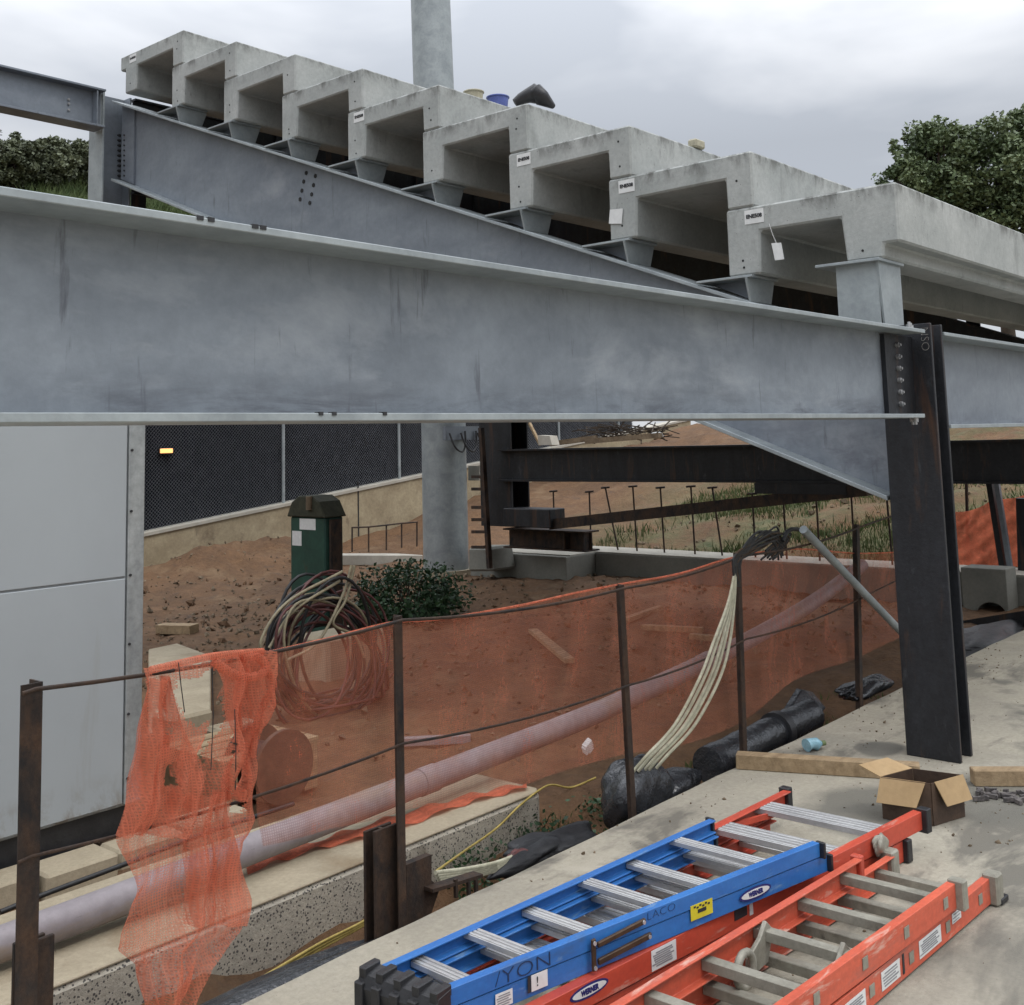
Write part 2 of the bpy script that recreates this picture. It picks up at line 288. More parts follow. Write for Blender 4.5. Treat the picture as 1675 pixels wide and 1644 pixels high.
# ------------------------------------------------------------------ terrain and paving
def ss(a, b, x): t = np.clip((x - a) / (b - a), 0, 1); return t * t * (3 - 2 * t)
_off = rng.uniform(0, 50, 8)
def wob(x, y, f, k): return np.sin(x * f * 1.3 + _off[k]) * np.cos(y * f * .9 + _off[k + 1]) + .5 * np.sin((x + y) * f * 2.1 + _off[k + 2])
def H(x, y):
    x = np.asarray(x, float); y = np.asarray(y, float)
    h = -.30 + .035 * wob(x, y, 1.1, 0) + .014 * wob(x, y, 4.3, 2)
    h += np.clip((x - 13.0) / 7.5, 0, 1.6) * 1.35 * ss(20, 15, y) * ss(-6, 0, y) + .06 * wob(x, y, 2.2, 1) * ss(12.5, 15, x)
    tr = ss(3.9, 3.3, y) * ss(9, 4.8, x); h = h - .30 * tr            # trench beside the pavement
    h = h - .5 * ss(3.0, 2.5, y)
    h += .48 * np.exp(-(((x - 10.6) / 1.5) ** 2 + ((y - 14.6) / .9) ** 2)) * (1 + .3 * wob(x, y, 2.5, 3))
    h += .22 * np.exp(-(((x - 11.3) / 1.2) ** 2 + ((y - 9.7) / 1.1) ** 2)) * 0
    h += 11.0 * ss(17.5, 38.5, y) * ss(46, 27, x) + 2.5 * ss(40, 70, y) * ss(60, 30, x) + .3 * wob(x, y, .5, 4) * ss(20, 30, y)
    return h
def axis(*segs):
    r = []
    for a, b, d in segs: r += list(np.arange(a, b, d))
    return np.array(r + [segs[-1][1]])
gx = axis((-300, -20, 40), (-20, -2, 2), (-2, 14, .11), (14, 30, .3), (30, 70, 2), (70, 400, 30))
gy = axis((-300, -20, 40), (-20, 2.4, 2), (2.4, 12, .11), (12, 20, .22), (20, 45, .6), (45, 80, 4), (80, 400, 30))
X, Y = np.meshgrid(gx, gy, indexing='ij'); Z = H(X, Y); nx, ny = X.shape
Z = Z + rng.normal(size=Z.shape) * .014 * ss(2.9, 3.2, Y) * ss(-3, -1, X) * ss(32, 28, X)
gm = MB(); gm.v = list(map(tuple, np.stack([X, Y, Z], -1).reshape(-1, 3)))
idx = np.arange(nx * ny).reshape(nx, ny)
gm.f = list(map(tuple, np.stack([idx[:-1, :-1], idx[1:, :-1], idx[1:, 1:], idx[:-1, 1:]], -1).reshape(-1, 4))); gm.sm = [True] * len(gm.f)
stru(gm.build('ground', dirt, origin=(0, 0, 0)))
pv = MB()
edge = [(x, 2.868 + .006 * math.sin(x * 3.1) + .004 * math.sin(x * 11), 0) for x in np.arange(-6, 13.01, .25)]
pv.prism([(-6, -14, 0)] + [(13, -14, 0)] + edge[::-1], (0, 0, -.16))
def pave_mat():
    m = pave; t = m.node_tree; l = t.links.new; b = t.nodes['Principled BSDF']; src = b.inputs['Base Color'].links[0].from_socket; rsrc = b.inputs['Roughness'].links[0].from_socket
    g = N(t, 'ShaderNodeNewGeometry'); n = N(t, 'ShaderNodeTexNoise', Scale=3.5, Detail=5); l(g.outputs['Position'], n.inputs['Vector'])
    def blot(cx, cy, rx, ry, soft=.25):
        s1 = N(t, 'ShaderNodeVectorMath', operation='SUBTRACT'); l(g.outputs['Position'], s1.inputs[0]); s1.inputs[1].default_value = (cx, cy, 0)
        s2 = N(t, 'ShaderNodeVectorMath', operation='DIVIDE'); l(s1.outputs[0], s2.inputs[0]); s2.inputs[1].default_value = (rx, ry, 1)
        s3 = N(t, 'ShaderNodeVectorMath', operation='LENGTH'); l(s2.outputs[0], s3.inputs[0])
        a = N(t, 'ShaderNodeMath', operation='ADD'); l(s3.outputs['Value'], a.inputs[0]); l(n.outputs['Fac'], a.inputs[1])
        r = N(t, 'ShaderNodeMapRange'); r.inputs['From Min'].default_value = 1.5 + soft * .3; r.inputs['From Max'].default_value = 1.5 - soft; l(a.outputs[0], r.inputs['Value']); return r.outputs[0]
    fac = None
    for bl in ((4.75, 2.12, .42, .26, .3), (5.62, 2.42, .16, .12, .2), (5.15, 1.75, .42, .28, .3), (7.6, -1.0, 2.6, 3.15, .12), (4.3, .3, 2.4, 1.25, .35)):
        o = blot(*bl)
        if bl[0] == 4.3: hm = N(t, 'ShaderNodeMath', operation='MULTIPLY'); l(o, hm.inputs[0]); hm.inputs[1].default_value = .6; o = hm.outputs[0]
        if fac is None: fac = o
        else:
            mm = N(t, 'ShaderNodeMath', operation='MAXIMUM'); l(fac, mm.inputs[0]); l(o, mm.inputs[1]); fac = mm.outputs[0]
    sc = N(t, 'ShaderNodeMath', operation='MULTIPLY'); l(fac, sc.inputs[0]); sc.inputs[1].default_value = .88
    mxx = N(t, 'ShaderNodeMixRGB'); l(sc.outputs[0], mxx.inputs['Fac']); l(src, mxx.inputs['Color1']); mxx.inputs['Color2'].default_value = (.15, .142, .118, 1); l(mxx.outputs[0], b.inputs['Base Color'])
pave_mat()
stru(pv.build('pavement', pave, bevel=.008, origin=(0, 0, 0)))

# curb of exposed aggregate that carries the pipe
cu = thing('concrete_curb', 'long speckled exposed aggregate concrete curb under the grey pipe', 'curb', (2, 4.1, -.6))
mb = MB(); n = 60; xs = np.linspace(-3, 4.51, n)
mb.prism([(-3, 3.73, -.165), (4.47, 3.73, -.165), (4.51, 3.77, -.165), (4.51, 4.45, -.165), (-3, 4.45, -.165)], (0, 0, -.6)); mb.build('body', curbc, cu, .015)
mb = MB().prism([(-3, 3.735, -.163), (4.46, 3.735, -.163), (4.5, 3.77, -.163), (4.5, 4.45, -.163), (-3, 4.45, -.163)], (0, 0, .012)); mb.build('top_skin', curbtop, cu, .004)
tag(MB().prism([P(243, 1093, Z=-.24), P(243, 1062, Z=-.24), P(290, 1052, Z=-.24), P(345, 1072, Z=-.24), P(345, 1200, Z=-.24), P(243, 1200, Z=-.24)], (0, 0, -.1)).build('concrete_pad', curbtop, bevel=.01), 'tan concrete pad in the dirt beside the white panel box', 'concrete pad')

# ------------------------------------------------------------------ steel stand frame
def hexbolt(r=.016, l=.02):
    m = MB(); m.tube([(0, 0, 0), (l, 0, 0)], r, 6); m.tube([(l, 0, 0), (l * 1.5, 0, 0)], r * .55, 6); return m
def bolts(parent, first, spots, axis_, r=.016, l=.022, mat=bolt_m, name='bolt'):
    ax = Vector(axis_).normalized(); a = []
    for i, p in enumerate(spots):
        if i == 0:
            m = MB(); p0 = Vector(p); m.tube([p0, p0 + ax * l], r, 6)
            if l > .006: m.tube([p0 + ax * l, p0 + ax * l * 1.6], r * .55, 6)
            o = m.build(name, mat, parent); a.append(o)
        else: dup_to(a[0], Vector(p) - Vector(spots[0]), parent)
# front girder
g = thing('steel_girder', 'galvanized I beam girder crossing the foreground at eye level, bolted to the dark column', 'girder', (2, 2.1, 1.655))
GY, GW = 2.15, .27
MB().box((-1.6, GY - .006, 1.674), (5.24, GY + .006, 2.072)).build('web', galvg, g)
MB().box((-1.6, GY - GW / 2, 2.072), (5.5, GY + GW / 2, 2.09)).build('flange', galvl, g, .002)
MB().box((-1.6, GY - GW / 2, 1.655), (5.42, GY + GW / 2, 1.674)).build('flange', galvl, g, .002)
clips = [P(x, 348 + (x - 0) * .152 - 2, Y=GY - GW / 2) for x in (320, 335, 345, 422, 435)]
first = None
for p in (P(325, 352, Y=2.02), P(343, 356, Y=2.02), P(415, 367, Y=2.02), P(428, 370, Y=2.02)):
    m = MB().box((p.x - .008, 2.0125, 2.083), (p.x + .008, 2.03, 2.0925))
    if first is None: first = m.build('clip', boltdark, g); fp = p.x
    else: dup_to(first, (p.x - fp, 0, 0), g)
for x in (1.66, 1.70, 1.86): MB().box((x, 2.0125, 1.668), (x + .012, 2.03, 1.6765)).build('burr', boltdark, g)
# connection angle on column face, bolted to the web
MB().box((5.242, GY - .03, 1.68), (5.585, GY - .007, 2.065)).build('connection_plate', darkst, g)
bolts(g, None, [(5.38 + .0 * k, GY - .03, 1.725 + .058 * k) for k in range(6)], (0, -1, 0), .013, .016)
bolts(g, None, [(5.36, GY - .11, 1.655), (5.40, GY - .08, 1.655)], (0, 0, -1), .014, .02)
bolts(g, None, [(5.36, GY - .11, 2.09), (5.43, GY - .09, 2.09)], (0, 0, 1), .014, .02)
# girder beyond the column
g2 = thing('steel_girder', 'galvanized I beam girder continuing to the right behind the dark column', 'girder', (9, 2.1, 1.6))
MB().box((5.77, GY - .006, 1.62), (13.5, GY + .006, 2.075)).build('web', galv, g2)
MB().box((5.77, GY - GW / 2, 2.075), (13.5, GY + GW / 2, 2.093)).build('flange', galvl, g2, .002)
MB().box((5.77, GY - GW / 2, 1.60), (13.5, GY + GW / 2, 1.62)).build('flange', galvl, g2, .002)
# front column
CX0, CX1, CY0, CY1 = 5.585, 5.755, 2.02, 2.285
c = thing('steel_column', 'dark mill steel H column standing on the pavement at the girder end', 'column', ((CX0 + CX1) / 2, 2.15, 0))
MB().box((CX0, CY0, .001), (CX0 + .022, CY1, 2.13)).build('flange', darkst, c, .003)
MB().box((CX1 - .022, CY0, .001), (CX1, CY1, 2.13)).build('flange', darkst, c, .003)
MB().box((CX0 + .022, 2.142, .001), (CX1 - .022, 2.158, 2.13)).build('web', darkst, c)
def text_mesh(txt, size, mat, parent, origin, xdir, ydir, name='lettering', thick=.0012, sx=1.0, bold=0):
    cu_ = bpy.data.curves.new(name, 'FONT'); cu_.body = txt; cu_.size = size; cu_.align_x = 'CENTER'; cu_.align_y = 'CENTER'; cu_.extrude = thick / 2; cu_.offset = bold; cu_.resolution_u = 3
    tmp = bpy.data.objects.new('tmp', cu_); COL.objects.link(tmp); dg = bpy.context.evaluated_depsgraph_get(); dg.update()
    me = bpy.data.meshes.new_from_object(tmp.evaluated_get(dg)); bpy.data.objects.remove(tmp)
    xd = Vector(xdir).normalized(); yd = Vector(ydir); yd = (yd - xd * yd.dot(xd)).normalized(); zd = xd.cross(yd)
    m = MB(); m.v = [tuple(Vector(origin) + xd * v.co.x * sx + yd * v.co.y + zd * v.co.z) for v in me.vertices]; m.f = [tuple(p.vertices) for p in me.polygons]; m.sm = [False] * len(m.f)
    bpy.data.meshes.remove(me); return m.build(name, mat, parent)
text_mesh('NSO', .06, chalk, c, (CX0 - .0015, 2.052, 2.05), (0, 0, -1), (0, -1, 0), 'chalk_mark', bold=-.002)
# sloped raker beam
DY, DZ = .8205, .3225
RX, RW = 5.725, .28
def rz(y): return 2.322 + .3925 * (y - 2.975)
rk = thing('raker_beam', 'deep sloping galvanized raker beam carrying the stepped concrete seating slabs', 'raker beam', (RX, 6, 2.5))
y0, y1 = 2.30, 9.93; sl_ = Vector((0, 1, .3925)).normalized(); nr_ = Vector((0, -sl_.z, sl_.y))
MB().prism([(RX - .008, y0, rz(y0) - .02), (RX - .008, y1, rz(y1) - .02), (RX - .008, y1, rz(y1) - .79), (RX - .008, y0, rz(y0) - .79)], (.016, 0, 0)).build('web', galv, rk)
MB().prism([(RX - RW / 2, y0, rz(y0)), (RX - RW / 2, y1, rz(y1)), (RX - RW / 2, y1, rz(y1) - .024), (RX - RW / 2, y0, rz(y0) - .024)], (RW, 0, 0)).build('flange', galvl, rk, .003)
MB().prism([(RX - RW / 2, y0, rz(y0) - .79), (RX - RW / 2, y1, rz(y1) - .79), (RX - RW / 2, y1, rz(y1) - .814), (RX - RW / 2, y0, rz(y0) - .814)], (RW, 0, 0)).build('flange', galvl, rk, .003)
sp = [P(x, y, X=RX - .008) for x in (197, 207) for y in np.linspace(222, 288, 9)]
bolts(rk, None, sp, (-1, 0, 0), .016, .02, boltdark)
sp = [P(x, y, X=RX - .008) for x, y in ((501, 283), (497, 297), (494, 312), (491, 326), (516, 288), (513, 303), (510, 318), (507, 332))]
bolts(rk, None, sp, (-1, 0, 0), .019, .004, hole_m, 'bolt_hole')
MB().prism([(RX - .03, 9.70, rz(9.7) - .03), (RX - .03, 9.93, rz(9.93) - .03), (RX - .03, 9.93, rz(9.93) - .78), (RX - .03, 9.70, rz(9.70) - .78)], (.02, 0, 0)).build('splice_plate', galv, rk)
g4 = thing('steel_girder', 'deep girder coloured dark for shade, closing off the sky behind the slab brackets', 'girder', (14, 9.98, 4.15))  # shade put into its dark steel, depth chosen to block the bright gaps
MB().box((5.84, 9.972, 4.17), (13.4, 9.988, 5.11)).build('web', darkst, g4)
for z_ in (4.15, 5.11): MB().box((5.84, 9.93, z_), (13.4, 10.03, z_ + .02)).build('flange', darkst, g4)
for x_ in (6.5, 7.6, 8.7, 9.8, 10.9): MB().box((x_, 9.935, 4.171), (x_ + .015, 9.971, 5.109)).build('stiffener', darkst, g4)
MB().prism([(5.84, 9.99, 3.92), (6.0, 9.99, 3.92), (6.0, 9.99, 4.148), (5.84, 9.99, 4.148)], (0, -.016, 0)).build('gusset', darkst, g4)
for xx, lab in ((11.95, 'dark sloping raker beam added under the slabs at the second bay to block the sky'),):
    r2k = thing('raker_beam', lab, 'raker beam', (xx, 6, 2.5))  # added to cut off sky and light showing beneath the slabs
    MB().prism([(xx - .008, 2.6, rz(2.6) - .02), (xx - .008, 9.9, rz(9.9) - .02), (xx - .008, 9.9, rz(9.9) - .79), (xx - .008, 2.6, rz(2.6) - .79)], (.016, 0, 0)).build('web', darkst, r2k)
    for dz_ in (0, -.79): MB().prism([(xx - .14, 2.6, rz(2.6) + dz_), (xx - .14, 9.9, rz(9.9) + dz_), (xx - .14, 9.9, rz(9.9) + dz_ - .024), (xx - .14, 2.6, rz(2.6) + dz_ - .024)], (.28, 0, 0)).build('flange', darkst, r2k)
    for k in range(9):
        yy = 2.15 + DY * k + .84; zz = 2.490 + DZ * k
        MB().box((xx - .012, yy - .01, rz(yy) - .03), (xx + .012, yy + .13, zz)).build('seat', darkst, r2k)
# back girder and back column
g3 = thing('steel_girder', 'galvanized I beam girder high at the back left against the sky', 'girder', (2, 9.98, 4.74))
MB().box((-6, 9.974, 4.762), (5.49, 9.986, 5.108)).build('web', galv, g3)
MB().box((-6, 9.87, 5.108), (5.49, 10.09, 5.13)).build('flange', galv, g3, .003)
MB().box((-6, 9.87, 4.74), (5.49, 10.09, 4.762)).build('flange', galv, g3, .003)
bolts(g3, None, [P(112, y, Y=9.972) for y in (163, 170, 180)], (0, -1, 0), .014, .01, bolt_m)
MB().box((5.40, 9.88, 4.765), (5.412, 9.972, 5.105)).build('stiffener', galv, g3)
c3 = thing('steel_column', 'galvanized H column at the back end of the raker beam', 'column', (5.65, 10.08, -.3))
MB().box((5.5, 9.95, -.35), (5.522, 10.21, 5.13)).build('flange', galvl, c3, .003)
MB().box((5.79, 9.95, -.35), (5.812, 10.21, 5.13)).build('flange', galv, c3, .003)
MB().box((5.522, 10.07, -.35), (5.79, 10.085, 5.13)).build('web', galv, c3)

# ------------------------------------------------------------------ precast seating slabs and their bracket seats
ORD = ['lowest', 'second lowest', 'third lowest', 'fourth lowest', 'middle', 'fourth highest', 'third highest', 'second highest', 'highest']
DY, DZ = .8205, .3225
def slab_mesh(k):
    y = 2.15 + DY * k; z = 2.492 + DZ * k; t = z + .388; rb = z if k == 0 else z + .068
    nt_ = .045 if k == 0 else 0
    outer = [(y, rb), (y, t), (y + 1.0, t), (y + 1.0, z), (y + .80, z), (y + .79, t - .145), (y + .172, t - .14), (y + .168, rb)]
    if k == 8: outer[2:3] = [(y + 1.09, t), (y + 1.09, t - .14), (y + 1.0, t - .14)]
    if k == 0: outer = [(y, z + .075), (y, t), (y + 1.0, t), (y + 1.0, z), (y + .80, z), (y + .79, t - .145), (y + .31, t - .145), (y + .29, z), (y + .09, z), (y + .085, z + .075)]
    return MB().prism([(5.6, a, b) for a, b in outer], (7.9, 0, 0))
GR = 'stepped precast seating slabs'
for k in range(9):
    y = 2.15 + DY * k; z = 2.492 + DZ * k; t = z + .388
    r = thing('seating_slab', f'grey precast concrete channel slab, {ORD[k]} step of the stepped seating', 'concrete slab', (9, y + .5, z), GR)
    slab_mesh(k).build('channel_body', precast, r, .011)
    hs = [(5.6, y + .90, z + .045), (5.6, y + .905, z + .085), (5.6, y + .91, z + .15)]
    hs += [(5.6, y + .09, t - .09), (5.6, y + .1, t - .16), (5.6, y + .085, t - .25)] if k else [(5.6, y + .2, z + .05), (5.6, y + .21, z + .10)]
    bolts(r, None, [h for j_, h in enumerate(hs) if (j_ * 7 + k * 3) % 5 < 3] , (-1, 0, 0), .0075, .0015, hole_m, 'anchor_hole')
    if k in (0, 1, 2, 4, 8):                     # white printed sticker on the end face
        lb = MB().box((5.597, y + .80 if k else y + .76, t - .10), (5.5985, y + .92 if k else y + .88, t - .02)).build('sticker', whitel, r)
        text_mesh('ENE508', .030, ink, lb, (5.5955, (y + .86) if k else y + .82, t - .058), (0, -1, 0), (0, 0, 1), 'printing', bold=.0014)
pocket = MB().box((5.5985, 2.157, 2.512), (5.5995, 2.225, 2.56))
# bracket seats: seat plate, web and tapered stiffener on the raker flange
def bracket(k, label):
    y = 2.15 + DY * k + .80; z = 2.490 + DZ * k          # seat under the far leg
    r = thing('bracket_seat', label, 'bracket', (RX, y + .15, rz(y)), 'bracket seats on the raker beam')
    ytop = 2.975 + (z - .012 - 2.322) / .3925 - .02
    MB().box((5.575, y + .04, z - .014), (5.885, ytop, z)).build('seat_plate', galvl, r, .002)
    MB().prism([(RX - .006, y + .082, z - .014), (RX - .006, y + .082, rz(y + .08)), (RX - .006, ytop - .03, z - .014)], (.012, 0, 0)).build('web', galv, r)
    zb = rz(y + .07) + .002
    MB().prism([(5.565, y + .07, z - .014), (5.895, y + .07, z - .014), (5.845, y + .07, zb), (5.605, y + .07, zb)], (0, .012, 0)).build('stiffener', galvl, r)
for k in range(8): bracket(k, f'small galvanized bracket seat under the left leg of the {ORD[k]} seating slab')
r = thing('bracket_seat', 'tall pale bracket seat under the right leg of the lowest slab, by the dark column', 'bracket', (RX, 2.4, 2.08), 'bracket seats on the raker beam')
MB().box((5.55, 2.245, 2.474), (5.885, 2.60, 2.489)).build('seat_plate', galvl, r, .002)
MB().box((5.60, 2.277, 2.075), (5.612, 2.505, 2.474)).build('web', galvl, r)
MB().prism([(5.585, 2.265, 2.474), (5.88, 2.265, 2.474), (5.88, 2.265, 2.075), (5.635, 2.265, 2.075)], (0, .012, 0)).build('stiffener', galvl, r)
# paper tags
def paper(px, label, Xp):
    p = [P(a, b, X=Xp) for a, b in px]
    tag(MB().prism(p, (-.002, 0, 0)).build('paper_tag', whitel), label, 'tag')
paper(((1262, 398), (1278, 397), (1283, 424), (1268, 426)), 'curled white paper tag hanging in the opening of the lowest slab', 5.57)
tag(MB().tube([P(1258, 366, X=5.595), P(1264, 384, X=5.585), P(1270, 398, X=5.572)], .0015, 5).build('tag_string', whitel), 'thin pale string holding the curled tag in the lowest slab', 'string')
paper(((998, 343), (1019, 341), (1017, 366), (996, 366)), 'white paper tag on the left leg of the second lowest slab', 5.594)
# things lying on the slabs
def bucket(px, py, zt, r_, h, mat, label, rim):
    p = P(px, py, Z=zt); p.y += .16; p.x += .2; t = thing('bucket', label, 'bucket', p)
    MB().tube([p, p + Vector((0, 0, h))], [r_ * .88, r_], 20).build('pail', mat, t)
    m = MB().tube([p + Vector((r_ * math.cos(a), r_ * math.sin(a), h)) for a in np.linspace(0, 2 * math.pi, 20, endpoint=False)], .008, 6, closed=True); m.build('rim', rim, t)
bucket(812, 161, 4.172, .085, .085, buckb, 'blue bucket lying behind the edge of the concrete slabs near the mast', buckb)
bucket(771, 150, 4.172, .075, .075, buckt, 'beige tub on the concrete slabs right beside the mast', buckt)
p = P(1122, 236, Z=3.525); tag(MB().box((p.x + .1, p.y - .02, 3.526), (p.x + .22, p.y + .05, 3.585)).build('insulation_block', buckt, bevel=.01), 'small pale yellow block lying on a concrete slab edge', 'block')
p = P(866, 171, Z=3.852)
m = MB(); m.tube([P(842, 168, X=5.75), P(852, 162, X=5.78), P(863, 157, X=5.8), P(875, 153, X=5.83), P(886, 155, X=5.85)], [.028, .042, .052, .072, .045], 12)
m.tube([P(868, 152, X=5.8), P(878, 149, X=5.8), P(886, 160, X=5.83), P(905, 174, X=5.95)], [.03, .052, .06, .02], 10)
b_ = m.build('plastic_bundle', blackp); tag(b_, 'black bundled plastic bag lying on the edge of a high concrete slab', 'bundle')

# ------------------------------------------------------------------ second bay of dark steel behind
bm2 = thing('dark_beam', 'long dark steel beam crossing behind the front frame at chest height', 'beam', (11.5, 6, 1.05))
MB().box((11.49, -1, 1.09), (11.51, 10.1, 1.45)).build('web', darkst, bm2)
MB().box((11.38, -1, 1.05), (11.62, 10.1, 1.072)).build('flange', darkst, bm2)
MB().box((11.38, -1, 1.455), (11.62, 10.1, 1.478)).build('flange', darkst, bm2)
MB().box((11.485, -1, 1.072), (11.515, 10.1, 1.455)).build('web_plate', darkst, bm2)
rb = thing('sloped_strut', 'rusty brown sloping steel strut under the long dark beam', 'strut', (11.5, 7, .5))
MB().bar((11.45, 9.2, .50), (11.45, 4.9, .985), .16, .13).build('strut_bar', ruststeel, rb)
MB().box((11.36, 5.12, .93), (11.56, 6.2, 1.048)).build('gusset', darkst, rb)
c4 = thing('dark_column', 'dark blue grey steel H column right of the grey mast', 'column', (11.6, 10.2, -.3))
MB().box((11.5, 9.93, .44), (11.525, 10.5, 4.14)).build('flange', darkst, c4)
MB().box((11.85, 9.93, .44), (11.875, 10.5, 4.14)).build('flange', darkst, c4)
MB().box((11.525, 10.2, .44), (11.85, 10.22, 4.14)).build('web', darkst, c4)
tag(MB().box((11.3, 9.12, .46), (11.62, 9.92, .70)).build('steel_block', darkst, bevel=.01), 'dark steel block at the lower end of the sloping strut', 'steel block')
st = thing('stacked_beam', 'rusty short I beam lying on the concrete foundation block', 'beam', (11.7, 10, .1))
a0, a1 = 8.75, 10.15
MB().box((11.68, a0, .17), (11.70, a1, .39)).build('web', ruststeel, st); MB().box((11.55, a0, .15), (11.85, a1, .17)).build('flange', ruststeel, st); MB().box((11.55, a0, .39), (11.85, a1, .41)).build('flange', ruststeel, st)
for yy in (8.78, 9.1): MB().box((11.56, yy, .17), (11.68, yy + .02, .39)).build('stiffener', ruststeel, st)
fd = thing('foundation_block', 'grey concrete foundation block with a tan top below the dark beams', 'foundation', (12.5, 10, -.6))
MB().box((11.9, 9.35, -.9), (13.2, 11.1, .03)).build('block', foundc, fd, .01)
MB().box((12.55, 3.0, -.9), (13.2, 9.35, .03)).build('wall', foundc, fd, .01)
MB().box((12.0, 9.36, .031), (13.19, 11.05, .045)).build('top_skin', foundtop, fd); MB().box((12.56, 3.0, .031), (13.19, 9.35, .045)).build('top_skin', foundtop, fd)
# dowels standing in the foundation
GD = 'rebar dowels standing in the concrete foundation'
ltxt = 'thin rusty rebar dowel in the foundation'
specs = [(905, 803, 0), (964, 808, 0), (990, 797, 30), (1035, 795, 5), (1080, 797, 4), (1130, 795, 3), (1165, 797, 17), (1230, 795, 0), (1280, 795, 1), (1334, 795, 0), (1392, 805, 0), (1450, 808, 3)]
root = None
for i, (px, py, lean) in enumerate(specs):
    q = P(px, py, X=12.85)
    t = thing('rebar_dowel', ltxt + ', ' + ['leftmost', 'second from the left', 'third from the left', 'fourth from the left', 'fifth from the left', 'sixth from the left', 'leaning one, seventh from the left', 'eighth from the left', 'ninth from the left', 'tenth from the left', 'second from the right', 'rightmost beside the dark column'][i], 'rebar', (12.85, q.y, .045), GD)
    h = max(.5, q.z - .045)
    if root is None or abs(lean) > 0:
        m = MB().tube([(12.85, q.y - lean * .006, .045), (12.85, q.y, .045 + h)], .012, 6); rr_ = m.build('bar', ruststeel, t)
        m = MB().tube([(12.85, q.y + .07, .045 + h - .01), (12.85, q.y - .07, .045 + h)], .014, 6); hk = m.build('hook', ruststeel, t)
        if root is None: root = (t, rr_, hk, q.y, h)
    else:
        for o in root[1:3]:
            cpy = o.copy(); COL.objects.link(cpy); cpy.parent = t; ORG[cpy.name] = ORG[t.name]
        
# mast
q = P(730, 935, Z=-.3); ms = thing('light_mast', 'tall round galvanized mast rising behind the stand into the sky', 'mast', (q.x, q.y, -.3))
rad = .335
MB().tube([(q.x, q.y, -.35), (q.x, q.y, 4.0), (q.x - .12, q.y + .1, 13)], [rad, rad * .98, rad * .86], 40, caps=True).build('shaft', galvl, ms)
MB().tube([(q.x, q.y, -.4), (q.x, q.y, -.26)], rad + .06, 32).build('base_collar', curbtop, ms)
MB().box((q.x - .36, q.y - .39, 1.62), (q.x + .4, q.y - .33, 1.82)).build('clamp_band', galv, ms)
ov = MB()
for dx in (-.18, .06, .42):
    ov.tube(bez([Vector((q.x + dx - .13, q.y - .42, 1.72)), Vector((q.x + dx - .1, q.y - .5, 1.52)), Vector((q.x + dx + .05, q.y - .5, 1.45)), Vector((q.x + dx + .17, q.y - .45, 1.56)), Vector((q.x + dx + .2, q.y - .42, 1.75))], 6), .014, 6)
tag(ov.build('cable_loops', cableb), 'black cable loops hanging on the grey mast under the girder', 'cable')
ld = thing('rusty_rail', 'narrow rusty brown upright frame standing between the mast and the dark column', 'frame', P(786, 930, Z=-.28))
a = P(776, 700, X=11.2); b2 = P(800, 700, X=11.2); e0 = P(783, 930, X=11.2); e1 = P(803, 930, X=11.2)
MB().bar(P(787, 700, X=11.2), P(801, 930, X=11.2), .07, .05).build('upright', ruststeel, ld)
for yy in (780, 800, 830, 850, 870, 895):
    MB().bar(P(772, yy, X=11.22), P(794, yy, X=11.22), .03, .04).build('crosspiece', ruststeel, ld)
tag(MB().prism([P(766, 762, X=12.4), P(784, 762, X=12.4), P(784, 786, X=12.4), P(766, 786, X=12.4)], (.03, 0, 0)).build('plywood_board', foundtop), 'small pale board seen between mast and dark column', 'board')
tag(MB().prism([P(765, 896, X=11.4), P(800, 896, X=11.4), P(806, 935, X=11.4), P(765, 935, X=11.4)], (.5, 0, 0)).build('rubble_block', foundc, bevel=.03), 'rough grey concrete lump at the foot of the mast', 'concrete lump')

# ------------------------------------------------------------------ retaining wall and screened chain link fence
WY = 16.0
def capz(x): return .31 + (x - 9.76) * .1075
rw = thing('retaining_wall', 'low tan concrete retaining wall climbing the slope below the chain link fence', 'wall', (14, WY, -.4))
MB().prism([(3, WY, -1.2), (26, WY, .5), (26, WY, capz(26) - .05), (3, WY, capz(3) - .05)], (0, .3, 0)).build('wall_body', retc, rw, .01)
MB().prism([(3, WY - .03, capz(3) - .05), (26, WY - .03, capz(26) - .05), (26, WY - .03, capz(26)), (3, WY - .03, capz(3))], (0, .36, 0)).build('coping', foundtop, rw)
MB().box((14.1, WY - .006, -.2), (14.13, WY + .01, .9)).build('joint', hole_m, rw)
cf = thing('chain_link_fence', 'chain link fence with black privacy screen on top of the tan retaining wall', 'fence', (14, WY + .15, .3))
posts_x = [6.9, 9.7, 12.47, 15.3, 18.1, 20.4, 22.8]
p0 = None
for x in posts_x:
    m = MB().tube([(x, WY + .12, capz(x)), (x, WY + .12, capz(x) + 2.5)], .03, 10)
    m.build('post', galvl, cf)
fm = MB(); s_ = .062; hgt = 2.45
xa, xb = 6.5, 23.5
for i in range(int((xb - xa + hgt) / s_)):
    x0 = xa - hgt + i * s_
    for sgn in (1, -1):
        lo_, hi_ = max(x0, xa), min(x0 + hgt, xb)
        if hi_ - lo_ < .03: continue
        def pt(x): f = (x - x0); zz = f if sgn > 0 else hgt - f; return Vector((x, WY + .165 + .004 * sgn, capz(x) + zz))
        a, b2 = pt(lo_), pt(hi_); d = (b2 - a).normalized(); sd_ = Vector((-d.z, 0, d.x)) * .0032
        nrm = Vector((0, .0032, 0))
        fm.add([a + sd_ + nrm, a - sd_ + nrm, a - nrm, b2 + sd_ + nrm, b2 - sd_ + nrm, b2 - nrm], [(0, 1, 4, 3), (1, 2, 5, 4), (2, 0, 3, 5)])
fm.build('chain_link_mesh', wire_m, cf)
